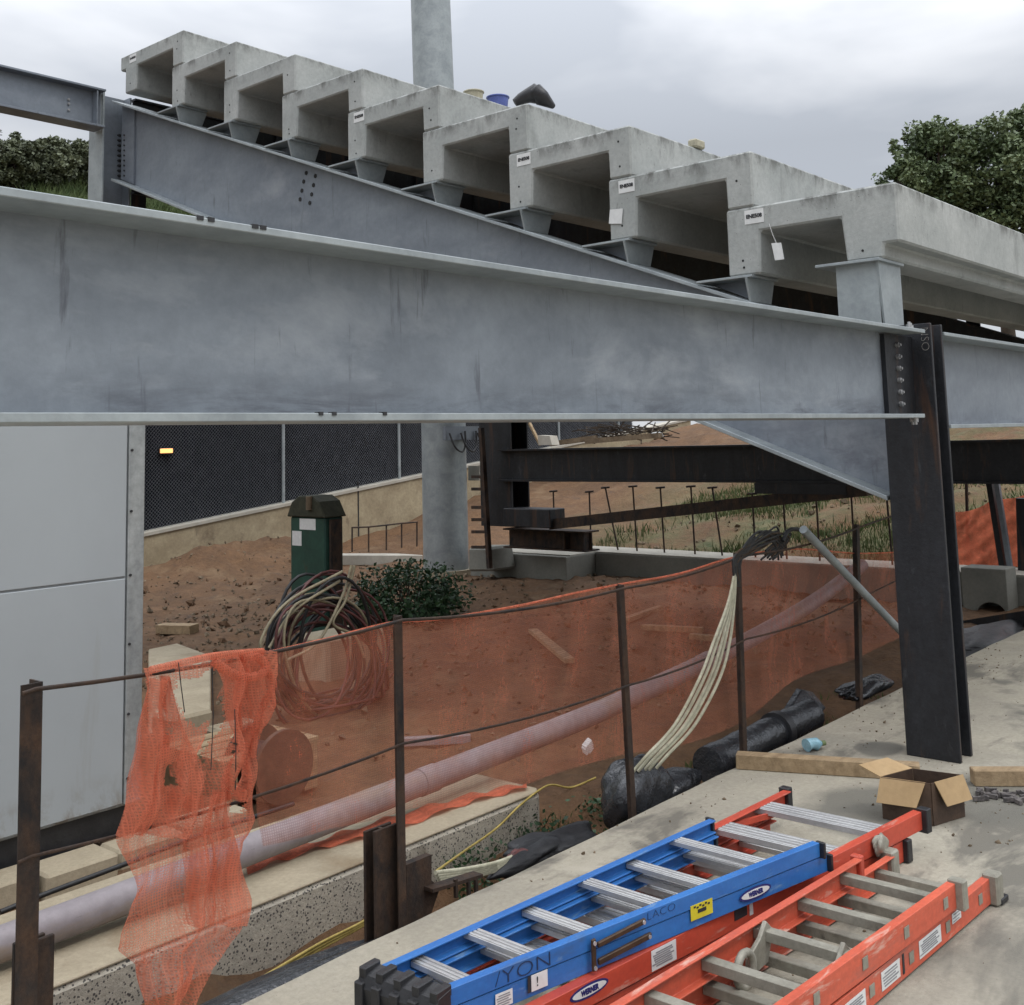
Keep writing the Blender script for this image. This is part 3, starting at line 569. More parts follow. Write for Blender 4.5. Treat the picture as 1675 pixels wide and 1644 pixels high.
MB().prism([(xa, WY + .2, capz(xa) + .01), (xb, WY + .2, capz(xb) + .01), (xb, WY + .2, capz(xb) + 2.42), (xa, WY + .2, capz(xa) + 2.42)], (0, .006, 0)).build('privacy_screen', screen_m, cf)
MB().tube([(xa, WY + .12, capz(xa) + 2.5), (xb, WY + .12, capz(xb) + 2.5)], .022, 8).build('top_rail', galvl, cf)
lampm = bpy.data.materials.new('lit lamp'); lampm.use_nodes = True; _b = lampm.node_tree.nodes['Principled BSDF']; _b.inputs['Emission Color'].default_value = (1, .42, .12, 1); _b.inputs['Emission Strength'].default_value = 1.5; _b.inputs['Base Color'].default_value = (.8, .4, .2, 1)
lp = thing('site_lamp', 'small lit orange lamp glowing on the black fence screen', 'lamp', P(272, 737, Y=WY + .1))
p = P(272, 738, Y=WY + .1)
MB().box((p.x - .12, p.y, p.z - .05), (p.x + .12, p.y + .06, p.z + .05)).build('housing', blackp, lp, .01)
MB().box((p.x - .115, p.y - .012, p.z - .03), (p.x + .115, p.y - .001, p.z + .04)).build('lens', lampm, lp, .004)
# ------------------------------------------------------------------ white panel box on the left
px_ = thing('site_cabin', 'pale grey panelled site cabin wall at the left edge', 'cabin', (0, 6, -.2))
PY, PX = 5.1, 3.05
MB().box((-6, PY, -.10), (PX, PY + 2.4, 2.5)).build('body', panelm, px_, .006)
MB().prism([(-6, PY - .004, -.06 + .4), (PX - .085, PY - .004, .33), (PX - .085, PY - .004, .33)], (0, .002, 0)) if False else None
MB().box((-6, PY - .012, -.085), (PX - .075, PY - .001, .975)).build('wall_panel', panelm, px_, .003)
MB().box((-6, PY - .012, .985), (PX - .075, PY - .001, 2.49)).build('wall_panel', panelu, px_, .003)
MB().box((PX - .068, PY - .02, -.09), (PX + .02, PY - .001, 2.49)).build('corner_trim', trimm, px_, .004)
bolts(px_, None, [(PX - .055, PY - .02, z_) for z_ in (.03, .33, .66, .99, 1.3, 1.6)], (0, -1, 0), .007, .006, boltdark, 'screw')
MB().box((-6, PY + .02, -.24), (PX + .01, PY + .1, -.098)).build('skirt', blackp, px_)
stw = MB()
for i in range(16):
    x = -2.2 + i * .36
    stw.box((x, 4.86 + .02 * math.sin(i * 2.3), -.36), (x + .34, 5.06, -.21 + .012 * math.sin(i * 1.7)))
fo = stw.build('footing_blocks', curbtop, bevel=.012); tag(fo, 'row of rough tan concrete footing stones under the cabin wall', 'footing')
tag(MB().tube(bez([P(0, 1492, Y=4.62), P(80, 1460, Y=4.62), P(200, 1415, Y=4.62), P(330, 1365, Y=4.62), P(480, 1315, Y=4.62)], 8), .011, 7).build('ground_cable', cableb), 'black cable running on the ground between the cabin and the grey pipe', 'cable')

# ------------------------------------------------------------------ pipe, guard fence, nets
pp = bez([Vector((-1.5, 4.0, -.092)), P(0, 1545, Y=4), P(420, 1385, Y=4), P(820, 1228, Y=4.02), P(1000, 1155, Y=4.05), P(1200, 1060, Y=4.15), P(1330, 985, Y=4.3), P(1410, 925, Y=4.5)], 10)
pr = thing('drain_pipe', 'long grey plastic pipe lying along the curb behind the orange net', 'pipe', (3, 4, -.15))
MB().tube(pp, .06, 20).build('pipe_wall', pvc, pr)
for k_ in (26, 47): MB().tube([pp[k_], pp[k_] + (pp[k_ + 1] - pp[k_]).normalized() * .11], .0645, 20).build('coupling', pvc, pr)
gf = thing('guard_fence', 'rusty steel guard rail of thin posts and two wires along the pavement edge', 'fence', (4, 2.95, -.2))
PT = [((52, 1118), (42, 1650)), ((651, 1008), (657, 1420)), ((1016, 957), (1033, 1270)), ((1208, 905), (1218, 1205)), ((1403, 858), (1409, 1150))]
tops = []
for i, (a, b2) in enumerate(PT):
    A = P(*a, Y=2.95); B = P(*b2, Y=2.95); d = (B - A).normalized(); B = A + d * ((A.z + .35) / abs(d.z))
    tops.append(A); wd = (.058, .036, .036, .036, .040)[i]
    m = MB(); m.bar(A, B, .006, wd, (1, 0, 0)); 
    # angle iron: second leg going back
    off = Vector((wd / 2 - .003, wd / 2 + .003, 0)); m.bar(A + off, B + off, wd, .006, (1, 0, 0))
    po = m.build('post', ruststeel, gf)
for i, (a, b2) in enumerate((((-10, 1135), (52, 1118)),)): pass
def wire(fr, name, r_):
    pts = []
    W = [A + (B_ - A) * fr for A, B_ in zip(tops, [t + Vector((0, 0, -1)) for t in tops])]
    for a, b2 in zip(W[:-1], W[1:]):
        for t in np.linspace(0, 1, 8, endpoint=False):
            p = a.lerp(b2, t); p.z -= .018 * 4 * t * (1 - t) * (b2 - a).length; p.y -= .022; pts.append(p)
    e = W[-1].copy(); e.y -= .022; pts.append(e); e2 = e + Vector((1.3, .1, .05)); pts.append(e2)
    st0 = pts[0] + Vector((-.035, 0, -.005)); 
    MB().tube([st0] + pts, r_, 6).build(name, ruststeel, gf)
wire(.012, 'top_wire', .006); wire(.43, 'middle_wire', .005)
# soldier pile stubs that carry the posts
for i, (lab, sp_) in enumerate((('short rusty H pile stub beneath the leftmost guard post', (1.50, .33)), ('short rusty H pile stub beneath the second guard post', (2.82, .28)))):
    x, zt = sp_; s = thing('pile_stub', lab, 'pile stub', (x, 3.05, -.7))
    MB().box((x - .125 if i else x - .03, 2.985, -.7), (x - .0 if i else x + .055, 2.998, zt)).build('flange', ruststeel, s, .002)
    MB().box((x - .07 if i else x, 2.999, -.7), (x - .058 if i else x + .012, 3.035, zt - .01)).build('web', ruststeel, s)
    MB().box((x - .125 if i else x - .03, 3.036, -.7), (x - .0 if i else x + .055, 3.048, zt - .01)).build('flange', ruststeel, s, .002)
bk = thing('steel_bracket', 'dark steel angle bracket lying in the trench beside the second pile stub', 'bracket', (2.95, 3.0, -.3))
MB().prism([P(665, 1415, Y=3.0), P(706, 1398, Y=3.0), P(706, 1440, Y=3.0), P(720, 1452, Y=3.0), P(700, 1510, Y=3.0), P(665, 1520, Y=3.0)], (0, .03, 0)).build('plate', ruststeel, bk)
MB().bar(P(700, 1455, Y=2.98), P(782, 1430, Y=2.98), .05, .012).build('arm', ruststeel, bk)
for x in (745, 766, 778): MB().bar(P(x, 1438, Y=2.96), P(x + 1, 1468, Y=2.96), .012, .012).build('prong', ruststeel, bk)
# net panels along the fence
def netpanel(top, bot, name, mat, nu=60, nv=16, amp=.012, Yb=2.985, seed=0, bulge=.03):
    m = MB(); top = bez(top, 14); bot = bez(bot, 14)
    def samp(l, u): f = u * (len(l) - 1); i = min(int(f), len(l) - 2); return l[i].lerp(l[i + 1], f - i)
    for i in range(nu + 1):
        for j in range(nv + 1):
            u, v = i / nu, j / nv; p = samp(top, u).lerp(samp(bot, u), v)
            p.y += amp * (math.sin(u * 23 + seed + 2 * v) + .7 * math.sin(u * 51 + 3 * v * (1 + seed)) + .5 * math.sin(v * 17 + u * 9)) * min(1, v * 3 + .15) + bulge * math.sin(math.pi * v)
            m.v.append(tuple(p))
    for i in range(nu):
        for j in range(nv):
            a = i * (nv + 1) + j; m.f.append((a, a + nv + 1, a + nv + 2, a + 1)); m.sm.append(True)
    return m
YN = 2.985
top = [P(432, 1068, Y=YN), P(540, 1043, Y=YN), P(640, 1018, Y=YN), P(720, 1012, Y=YN), P(850, 990, Y=YN), P(930, 972, Y=YN), P(1010, 956, Y=YN), P(1110, 938, Y=YN), P(1205, 910, Y=YN), P(1300, 898, Y=YN), P(1400, 905, Y=YN), P(1475, 903, Y=YN)]
bot = [P(432, 1385, Y=YN + .05), P(540, 1355, Y=YN + .05), P(640, 1332, Y=YN + .05), P(740, 1312, Y=YN + .05), P(830, 1288, Y=YN + .05), P(900, 1270, Y=YN + .05), P(1000, 1240, Y=YN + .05), P(1090, 1222, Y=YN + .05), P(1205, 1185, Y=YN + .05), P(1300, 1115, Y=YN + .05), P(1400, 1075, Y=YN + .05), P(1475, 1042, Y=YN + .05)]
nf = thing('safety_net', 'orange mesh safety net stretched along the rusty guard rail, dirt showing through', 'net', (4.5, YN, .2))
netpanel(top, bot, 'mesh', net_m, 110, 18).build('mesh', net_m, nf)
hem = MB().tube([p + Vector((0, -.004, 0)) for p in bez(top, 8)], .0045, 6); hem.build('top_hem', net_h, nf)
# loose strip of the net's bottom lying on the curb
strip = [P(400, 1412, Z=-.148), P(520, 1378, Z=-.148), P(640, 1340, Z=-.148), P(760, 1305, Z=-.148), P(860, 1283, Z=-.148)]
strip2 = [P(405, 1432, Z=-.148), P(520, 1392, Z=-.148), P(640, 1362, Z=-.148), P(760, 1318, Z=-.148), P(862, 1292, Z=-.148)]
m = MB(); a_ = bez(strip, 12); b3 = bez(strip2, 12)
for i, (p, q2) in enumerate(zip(a_, b3)):
    for v in (0, .5, 1): r0 = p.lerp(q2, v); r0.z += .010 * (1 + math.sin(i * .9 + v * 4)); r0.y += .006 * math.sin(i * 1.7); m.v.append(tuple(r0))
for i in range(len(a_) - 1):
    for j in range(2): k0 = i * 3 + j; m.f.append((k0, k0 + 3, k0 + 4, k0 + 1)); m.sm.append(True)
m.build('bottom_strip', net_far, nf)
# torn piece hanging in front, folded, with holes
tn = thing('torn_net', 'torn bright orange net hanging in folds from the top wire over the pipe and curb', 'net', P(320, 1500, Y=2.9))
def sheet(rows, nu, holes, depth, amp, seed, name='fold', mat=net_h):
    m = MB(); ys = [r_[0] for r_ in rows]; nv = int((ys[-1] - ys[0]) / 3); nu *= 2
    L_ = np.interp(np.linspace(ys[0], ys[-1], nv + 1), ys, [r_[1] for r_ in rows]); R2 = np.interp(np.linspace(ys[0], ys[-1], nv + 1), ys, [r_[2] for r_ in rows])
    yy = np.linspace(ys[0], ys[-1], nv + 1); uv = []
    for j in range(nv + 1):
        for i in range(nu + 1):
            u = i / nu; x = L_[j] + (R2[j] - L_[j]) * u; x += 2.0 * math.sin(yy[j] * .045 + seed + 3 * u); y = yy[j] - (x - 340) * .0
            ytop = yy[j] + (340 - x) * .13 * max(0, 1 - j / 12)
            q2 = P(x, ytop, Y=depth); q2.y += 2.0 * amp * (math.sin(u * 9 + yy[j] * .012 + seed) + .8 * abs(math.sin(u * 17 + seed + .6 * math.sin(yy[j] * .017))) + .6 * math.sin(u * 23 + seed * 2 + yy[j] * .02) + .4 * math.sin(yy[j] * .06 + u * 4)); m.v.append(tuple(q2)); uv.append((x, yy[j]))
    def inside(x, y, poly):
        c_ = False
        for k in range(len(poly)):
            x1, y1_ = poly[k]; x2, y2_ = poly[k - 1]
            if (y1_ > y) != (y2_ > y) and x < (x2 - x1) * (y - y1_) / (y2_ - y1_) + x1: c_ = not c_
        return c_
    for j in range(nv):
        for i in range(nu):
            a = j * (nu + 1) + i; cx, cy_ = uv[a]
            if any(inside(cx + 1 + 1.5 * math.sin(cy_ * .7 + cx), cy_ + 1.5, h) for h in holes): continue
            m.f.append((a, a + 1, a + nu + 2, a + nu + 1)); m.sm.append(True)
    return m.build(name, mat, tn)
H1 = [[(292, 1112), (345, 1095), (372, 1118), (352, 1165), (322, 1190), (306, 1165)], [(272, 1252), (294, 1246), (294, 1286), (274, 1290)], [(330, 1236), (350, 1232), (350, 1268), (334, 1264)], [(268, 1165), (277, 1160), (279, 1198), (268, 1202)], [(355, 1150), (380, 1140), (376, 1180), (352, 1232), (330, 1200)], [(385, 1200), (402, 1195), (395, 1330), (381, 1330)], [(300, 1120), (310, 1170), (300, 1190), (290, 1130)]]
sheet([(1082, 246, 432), (1120, 243, 446), (1170, 238, 438), (1230, 226, 416), (1290, 212, 412), (1340, 204, 420), (1375, 194, 398), (1410, 204, 404), (1450, 212, 412), (1500, 205, 420), (1530, 192, 408), (1556, 192, 380), (1585, 232, 350), (1644, 248, 322), (1700, 255, 310)], 46, H1, 2.90, .012, 0)
sheet([(1075, 362, 436), (1105, 372, 447), (1150, 380, 440), (1200, 384, 420), (1260, 376, 412), (1310, 372, 404)], 16, [[(392, 1205), (402, 1200), (398, 1290), (390, 1290)]], 2.885, .016, 2)
sheet([(1300, 308, 378), (1370, 306, 386), (1420, 306, 396), (1470, 306, 408), (1515, 308, 404)], 18, [], 2.878, .012, 4)
sheet([(1100, 246, 282), (1180, 238, 300), (1260, 224, 330), (1330, 206, 322), (1370, 198, 300)], 16, [[(270, 1165), (279, 1160), (281, 1200), (270, 1204)], [(272, 1252), (294, 1246), (294, 1286), (274, 1290)]], 2.882, .012, 6)
m = MB()
m.tube(bez([P(350, 1082, Y=2.88), P(372, 1098, Y=2.87), P(400, 1108, Y=2.865), P(428, 1102, Y=2.865), P(434, 1088, Y=2.87), P(420, 1074, Y=2.88), P(395, 1076, Y=2.885)], 8), .014, 7); m.tube(bez([P(246, 1096, Y=2.89), P(290, 1086, Y=2.885), P(345, 1074, Y=2.885), P(400, 1068, Y=2.885), P(430, 1066, Y=2.885)], 8), .011, 7)
m.tube(bez([P(436, 1090, Y=2.885), P(447, 1120, Y=2.88), P(432, 1152, Y=2.885), P(418, 1190, Y=2.885), P(412, 1240, Y=2.885)], 8), [.012] * 33, 7)
m.build('rolled_edge', net_h, tn)
m = MB()
for q3 in ([(292, 1084), (296, 1120), (302, 1165)], [(347, 1090), (349, 1170), (345, 1260)], [(384, 1160), (386, 1230), (385, 1292)]): m.tube([P(a, b2, Y=2.87) for a, b2 in q3], .0016, 5)
m.build('tie_wire', cableb, tn)

# ------------------------------------------------------------------ clutter behind the net
# big hanging coil of cables
cc = thing('cable_coil', 'big tangled coil of black, maroon and tan cables standing beside the green cabinet', 'cable coil', P(535, 1180, Z=-.3))
grp = {'black_cable': (cableb, MB()), 'maroon_cable': (cabler, MB()), 'tan_cable': (cablet, MB())}
CY_ = 6.4
for i in range(30):
    kind = ['black_cable', 'maroon_cable', 'black_cable', 'maroon_cable', 'black_cable', 'maroon_cable', 'tan_cable'][i % 7]
    cx = 532 + random.uniform(-26, 30); cy_ = 1068 + random.uniform(-16, 46); rx = random.uniform(58, 98); ry = random.uniform(82, 118); tl = random.uniform(-.45, .5); dy = random.uniform(-.14, .14)
    pts = []
    for a in np.linspace(0, 2 * math.pi, 36, endpoint=False):
        wv = 1 + .05 * math.sin(2 * a + i) + .05 * math.sin(3 * a + i * 1.7)
        ex = rx * math.cos(a) * wv; ey = ry * math.sin(a) * wv * (1 if math.sin(a) < 0 else .95)
        q2 = P(cx + ex * math.cos(tl) - ey * math.sin(tl) * .4, cy_ + ey + ex * math.sin(tl) * .35, Y=CY_ + dy + .12 * math.sin(a + i)); q2.z = max(q2.z, -.29 + .02 * (i % 5)); pts.append(q2)
    grp[kind][1].tube(pts, .010 if kind != 'black_cable' else .012, 6, closed=True)
for q3 in ([(575, 925), (560, 975), (520, 1050), (470, 1080)], [(580, 925), (566, 980), (545, 1020), (580, 1040), (596, 1075)], [(560, 935), (470, 985), (428, 1045), (432, 1085)], [(556, 950), (480, 1000), (440, 1060)]):
    grp['tan_cable'][1].tube(bez([P(a, b2, Y=CY_ - .2) for a, b2 in q3], 8), .011, 6)
for nm, (mt, mbx) in grp.items(): mbx.build(nm, mt, cc)
gb = thing('green_cabinet', 'dark green steel cabinet with a peaked dark cap and two white notices', 'cabinet', (7.4, 9.6, -.3))
GX = 7.3; A = P(475, 845, X=GX); B = P(531, 845, X=GX)
MB().box((GX, B.y, -.4), (GX + .24, A.y, A.z)).build('body', greenb, gb, .012)
MB().box((GX + .05, B.y - .03, -.4), (GX + .20, B.y - .002, A.z - .02)).build('side_channel', ruststeel, gb, .006)
yA, yB = A.y + .03, B.y - .04; zt = A.z
MB().prism([(GX - .03, yA, zt + .001), (GX - .03, yB, zt + .001), (GX - .03, yB + .10, zt + .16), (GX - .03, yB + .22, zt + .215), (GX - .03, yA - .2, zt + .215), (GX - .03, yA - .08, zt + .15)], (.29, 0, 0)).build('cap', capm, gb, .012)
m = MB().tube([P(506, 812, X=GX - .04), P(506, 834, X=GX - .04)], .035, 8); m.build('lifting_lug', stone, gb)
for (x0, y0_, x1, y1_) in ((490, 849, 516, 866), (478, 869, 493, 892)):
    a, b2 = P(x0, y1_, X=GX - .004), P(x1, y0_, X=GX - .004); MB().box((GX - .004, b2.y, a.z), (GX - .001, a.y, b2.z)).build('notice', whitel, gb)
# low rebar frame left of the mast
rf = thing('rebar_railing', 'low rusty rebar frame standing left of the grey mast', 'rebar frame', P(625, 905, Z=-.1))
fp_ = [(576, 862, 903), (603, 861, 903), (632, 858, 900), (657, 855, 896), (682, 853, 894)]
for x, a, b2 in fp_: MB().tube([P(x, b2, Y=13.6), P(x, a, Y=13.6)], .014, 6).build('upright', ruststeel, rf)
MB().tube([P(x, a + 1, Y=13.59) for x, a, b2 in fp_], .013, 6).build('top_bar', ruststeel, rf)
tag(MB().prism([P(552, 908, Y=13.3), P(692, 908, Y=13.3), P(692, 925, Y=13.3), P(552, 925, Y=13.3)], (0, .6, 0)).build('concrete_strip', foundtop, bevel=.01), 'pale concrete strip in front of the low rebar frame', 'footing')
# miscellaneous debris
def plank(a, b2, z, w_, h_, lab, mat=wood, name='plank'):
    A = P(*a, Z=z); B = P(*b2, Z=z); A.z = max(float(H(A.x, A.y)), z) + h_ / 2; B.z = max(float(H(B.x, B.y)), z) + h_ / 2
    return tag(MB().bar(A, B, w_, h_).build(name, mat, bevel=.003), lab, 'lumber')
plank((262, 1035), (318, 1037), -.28, .16, .09, 'short timber block on the dirt mound left of the cables')
plank((872, 1035), (932, 1085), -.28, .09, .04, 'loose board on the dirt behind the net, between second and third posts')
plank((1025, 1018), (1080, 998), -.28, .07, .05, 'weathered stick on the dirt behind the third post')
plank((1050, 1030), (1150, 1035), -.28, .07, .05, 'long thin board on the dirt right of the third post')
plank((660, 1220), (770, 1215), -.28, .05, .05, 'thin pale pipe length on the dirt just above the grey pipe', pvc)
plank((1130, 1045), (1175, 1050), -.28, .07, .05, 'short stub of wood on the dirt left of the fourth post')
q = P(580, 1108, Z=-.3); tag(MB().box((q.x - .28, q.y, -.35), (q.x + .38, q.y + .4, .05)).build('concrete_chunk', curbtop, bevel=.03), 'tan concrete chunk behind the cable coil', 'concrete block')
q = P(447, 1335, Z=-.3); dr = thing('cable_spool', 'dark wooden cable spool standing behind the torn net', 'spool', (q.x, q.y, -.3))
for dy_ in (.08, .34): MB().tube([(q.x + .14, q.y + dy_, -.10), (q.x + .14, q.y + dy_ + .03, -.10)], .19, 28).build('disc', carddark, dr)
MB().tube([(q.x + .14, q.y + .11, -.10), (q.x + .14, q.y + .34, -.10)], .10, 20).build('wound_cable', cableb, dr)
q = P(555, 1292, Z=-.3); cr_ = thing('pallet_crate', 'low wooden crate lying behind the net beneath the cable coil', 'crate', (q.x, q.y, -.3))
for i in range(5): MB().box((q.x - .62, q.y + .2 + i * .12, -.07), (q.x + .02, q.y + .3 + i * .12, -.045)).build('slat', wood, cr_)
for i in range(3): MB().box((q.x - .62 + i * .27, q.y + .2, -.32), (q.x - .53 + i * .27, q.y + .78, -.072)).build('runner', wood, cr_)
for i, (a, lab) in enumerate((((315, 1215), 'pale concrete block seen through the torn net'), ((405, 1240), 'weathered concrete block right of the torn net'))):
    q = P(*a, Z=-.28); tag(MB().box((q.x - .15, q.y, -.33), (q.x + .16, q.y + .25, -.1)).build('concrete_block', curbtop, bevel=.02), lab, 'concrete block')
q = P(961, 1222, Y=3.2); m = MB()
for i in range(5): m.obox(q + Vector((random.uniform(-.012, .012), 0, random.uniform(-.012, .012))), Vector((.02, .004, .006)), Vector((-.003, .002, .012)), Vector((.001, .012, .004)))
tag(m.build('crumpled_paper', whitel), 'crumpled white paper scrap caught low in the orange net', 'paper')
# cables over the fourth post
ct = thing('cable_bundle', 'bundle of cream cables draped from the fourth guard post down to the trench', 'cable bundle', P(1080, 1250, Z=-.2))
for i in range(7):
    o = i * 5.2 - 16 + 3 * math.sin(i * 2.2)
    MB().tube(bez([P(1203, 930 + i, Y=2.93), P(1196 + o * .3, 985, Y=2.91), P(1180 + o * .8, 1050, Y=2.9), P(1160 + o, 1110, Y=2.91), P(1120 + o, 1185, Y=2.95), P(1075 + o, 1235, Y=3.0), P(1052 + o, 1262, Y=3.05)], 8), .0075, 6).build('cable', cablew, ct)
tg = thing('cable_tangle', 'tangle of dark cables with bare ends on top of the fourth guard post', 'cable tangle', P(1230, 900, Y=2.9))
mt1 = MB(); mt2 = MB(); 
for i in range(16):
    s = random.uniform(-1, 1); pts = [P(1204 + random.uniform(-5, 8), 960, Y=2.93), P(1206 + random.uniform(-6, 6), 915 + random.uniform(-8, 8), Y=2.92), P(1228 + random.uniform(-8, 8), 895 + 10 * s, Y=2.92), P(1255 + random.uniform(-12, 12), 880 + 14 * s, Y=2.95), P(1283 + random.uniform(-14, 12), 872 + random.uniform(-8, 26), Y=2.97), P(1262 + random.uniform(-20, 20), 905 + random.uniform(-10, 12), Y=2.97)]
    (mt1 if i % 4 else mt2).tube(bez(pts, 7), .006, 5)
mt1.tube(bez([P(1280, 885, Y=2.95), P(1290, 868, Y=2.95), P(1305, 866, Y=2.97), P(1316, 870, Y=3.0)], 6), .012, 7)
mt1.build('dark_cables', cableb, tg); mt2.build('copper_ends', brownm, tg)
tag(MB().tube([P(1314, 866, Y=2.90), P(1482, 1042, Y=2.88)], .024, 14).build('conduit', galvl), 'straight grey conduit leaning diagonally between the last guard post and the dark column', 'conduit')
# black plastic things in the trench
def lump(c0, rx, ry, rz_, n_, seed, crease=.18, rot=0):
    r2 = np.random.default_rng(seed); m = MB(); nu, nv = 40, 24; ph = r2.uniform(0, 6, 8)
    for j in range(nv + 1):
        th = math.pi * j / nv
        for i in range(nu):
            a = 2 * math.pi * i / nu
            d = 1 + crease * (math.sin(3 * a + ph[0] + 2 * th) * .5 + math.sin(4 * a + ph[1] - 2 * th) * .35 + abs(math.sin(5 * a + 4 * th + ph[2])) * .5 - .3) * math.sin(th)
            x, y, z = rx * d * math.sin(th) * math.cos(a), ry * d * math.sin(th) * math.sin(a), rz_ * d * math.cos(th)
            m.v.append((c0[0] + x * math.cos(rot) - y * math.sin(rot), c0[1] + x * math.sin(rot) + y * math.cos(rot), c0[2] + z))
    for j in range(nv):
        for i in range(nu):
            m.f.append((j * nu + i, (j + 1) * nu + i, (j + 1) * nu + (i + 1) % nu, j * nu + (i + 1) % nu)); m.sm.append(True)
    return m
q = P(1040, 1300, Y=3.12); m = lump(q, .21, .13, .165, 0, 3, .2); q = P(1096, 1288, Y=3.1); m2 = lump(q, .22, .10, .075, 0, 5, .2)
m.add(m2.v, m2.f, True); tag(m.build('plastic_bag', blacksheet), 'bulky crumpled black plastic bag lying against the pavement edge', 'plastic bag')
wp = thing('wrapped_pipe', 'black plastic wrapped pipe lying in the trench right of the black bag', 'pipe', (5.6, 3.1, -.2))
a = P(1158, 1252, Y=3.1); b2 = P(1325, 1170, Y=3.12)
pts = [a.lerp(b2, t) for t in np.linspace(0, 1, 44)]
MB().tube(pts, [0.09 + .003 * math.sin(i * .63) + .0015 * math.sin(i * 2.3) for i in range(44)], 18).build('wrapping', blacksheet, wp)
MB().tube([a.lerp(b2, .62), a.lerp(b2, .67)], .107, 18).build('band', blackp, wp)
q = P(1318, 1160, Y=3.2); m = MB(); 
m.prism([P(1280, 1180, Y=3.12), P(1312, 1128, Y=3.2), P(1330, 1132, Y=3.2), P(1352, 1158, Y=3.1), P(1330, 1185, Y=3.05)], (.02, .05, .0)); tag(m.build('plastic_sheet', blacksheet, bevel=.006), 'grey clear plastic sheet standing up behind the wrapped pipe', 'plastic sheet')
m = lump(P(1415, 1125, Y=3.05), .3, .10, .05, 0, 9, .3); tag(m.build('plastic_sheet', blacksheet), 'black plastic sheet along the pavement edge next to the dark column', 'plastic sheet')
m = lump(P(890, 1388, Z=-.12), .3, .1, .05, 0, 11, .4); tag(m.build('plastic_sheet', blackp), 'black plastic scraps below the curb end', 'plastic sheet')
m = lump((1.9, 2.98, -.1), 1.1, .10, .06, 0, 12, .3); tag(m.build('plastic_sheet', blacksheet), 'black sheet for the shadow in the trench under the left pavement edge', 'plastic sheet')  # black sheet stands in for the dark shadow under the slab
tag(lump(P(1384, 1137, Z=-.05), .07, .03, .02, 0, 21, .4).build('cloth_scrap', cabler), 'small maroon scrap in the trench near the last guard post', 'scrap')
tag(lump(P(848, 1398, Y=3.15), .06, .03, .02, 0, 22, .4).build('cloth_scrap', cabler), 'small maroon scrap at the end of the cream cables by the curb', 'scrap')
cw = thing('trench_cables', 'cream cable ends lying in the trench right of the second pile stub', 'cables', P(780, 1430, Y=3.2))
for i in range(6):
    MB().tube(bez([P(712 + i * 2, 1428 + i * 4, Y=3.08), P(760, 1422 + i * 3.5, Y=3.1), P(810, 1412 + i * 2.5, Y=3.12), P(846 + i * 2, 1398 + i * 4, Y=3.15)], 6), .009, 6).build('cable', cablew, cw)
tag(MB().tube(bez([P(712, 1426, Y=3.2), P(760, 1392, Y=3.45), P(812, 1355, Y=3.68), P(850, 1318, Y=3.71), P(886, 1290, Y=3.75), P(905, 1284, Y=3.85), P(935, 1288, Y=3.9), P(975, 1272, Y=3.8)], 8), .0055, 6).build('yellow_rope', cabley), 'thin yellow rope hanging over the curb end', 'rope')
yr = MB()
for o in (0, 6, 12): yr.tube(bez([P(345, 1644 + o, Y=3.3), P(430, 1598 + o, Y=3.32), P(520, 1545 + o * .8, Y=3.35), P(580, 1515 + o * .6, Y=3.35), P(622, 1492 + o * .4, Y=3.3)], 8), .006, 6)
tag(yr.build('yellow_rope', cabley), 'bunch of yellow ropes along the foot of the speckled curb', 'rope')

# ------------------------------------------------------------------ pavement clutter around the column
w1 = MB().bar(P(1205, 1243, Z=.035), P(1505, 1262, Z=.035), .07, .07); tag(w1.build('timber_beam', wood, bevel=.004), 'long timber lying on the pavement left of the dark column', 'lumber')
w1 = MB().bar(P(1590, 1270, Z=.035), P(1760, 1270, Z=.035), .07, .07); tag(w1.build('timber_beam', wood, bevel=.004), 'timber lying on the pavement right of the dark column', 'lumber')
q = P(1330, 1229, Z=.0); bt = thing('plastic_bottle', 'crushed pale blue plastic bottle on the pavement edge', 'bottle', q)
m = MB().tube([q + Vector((-.03, .02, .033)), q + Vector((.0, .01, .037)), q + Vector((.03, -.005, .03)), q + Vector((.055, -.02, .03))], [.033, .026, .032, .012], 12); m.build('bottle_body', bottlem, bt)
MB().tube([q + Vector((.056, -.02, .03)), q + Vector((.075, -.03, .03))], .013, 10).build('cap', leaf1, bt)
cb = thing('cardboard_box', 'open cardboard box with bent tan flaps at the foot of the dark column', 'cardboard box', (4.95, 1.92, 0))
K = P(1527, 1352, Z=0); U = Vector((.86, -.28, 0)).normalized(); V_ = Vector((-.16, .98, 0)).normalized(); hh = .165; lu, lv = .20, .20
up_ = Vector((0, 0, hh))
for a, b2, nm in ((K, K + U * lu, 'side'), (K, K + V_ * lv, 'side'), (K + U * lu, K + U * lu + V_ * lv, 'side'), (K + V_ * lv, K + U * lu + V_ * lv, 'side')):
    c0 = (a + b2) / 2 + up_ / 2 + Vector((0, 0, .002)); d = (b2 - a); nn = d.cross(Vector((0, 0, 1))).normalized()
    MB().obox(c0, d / 2 * .985, nn * .002, up_ / 2).build(nm, carddark, cb)
def flap(a, b2, outv, drop, ln):
    a = Vector(a); b2 = Vector(b2); e = (Vector(outv).normalized() * math.cos(drop) + Vector((0, 0, -1)) * math.sin(drop)) * ln
    nn = e.cross(b2 - a).normalized() * .004; dd = (b2 - a) * .06
    return MB().prism([a, b2, b2 + e - dd, a + e + dd], nn).build('flap', cardb, cb)
T0 = K + up_ + Vector((0, 0, .004))
flap(T0 + V_ * .02, T0 + V_ * lv, -U, R_(62), .105); flap(T0 + U * .02, T0 + U * lu, -V_, R_(68), .10)
flap(T0 + V_ * lv, T0 + V_ * lv + U * lu, V_, R_(-20), .10)
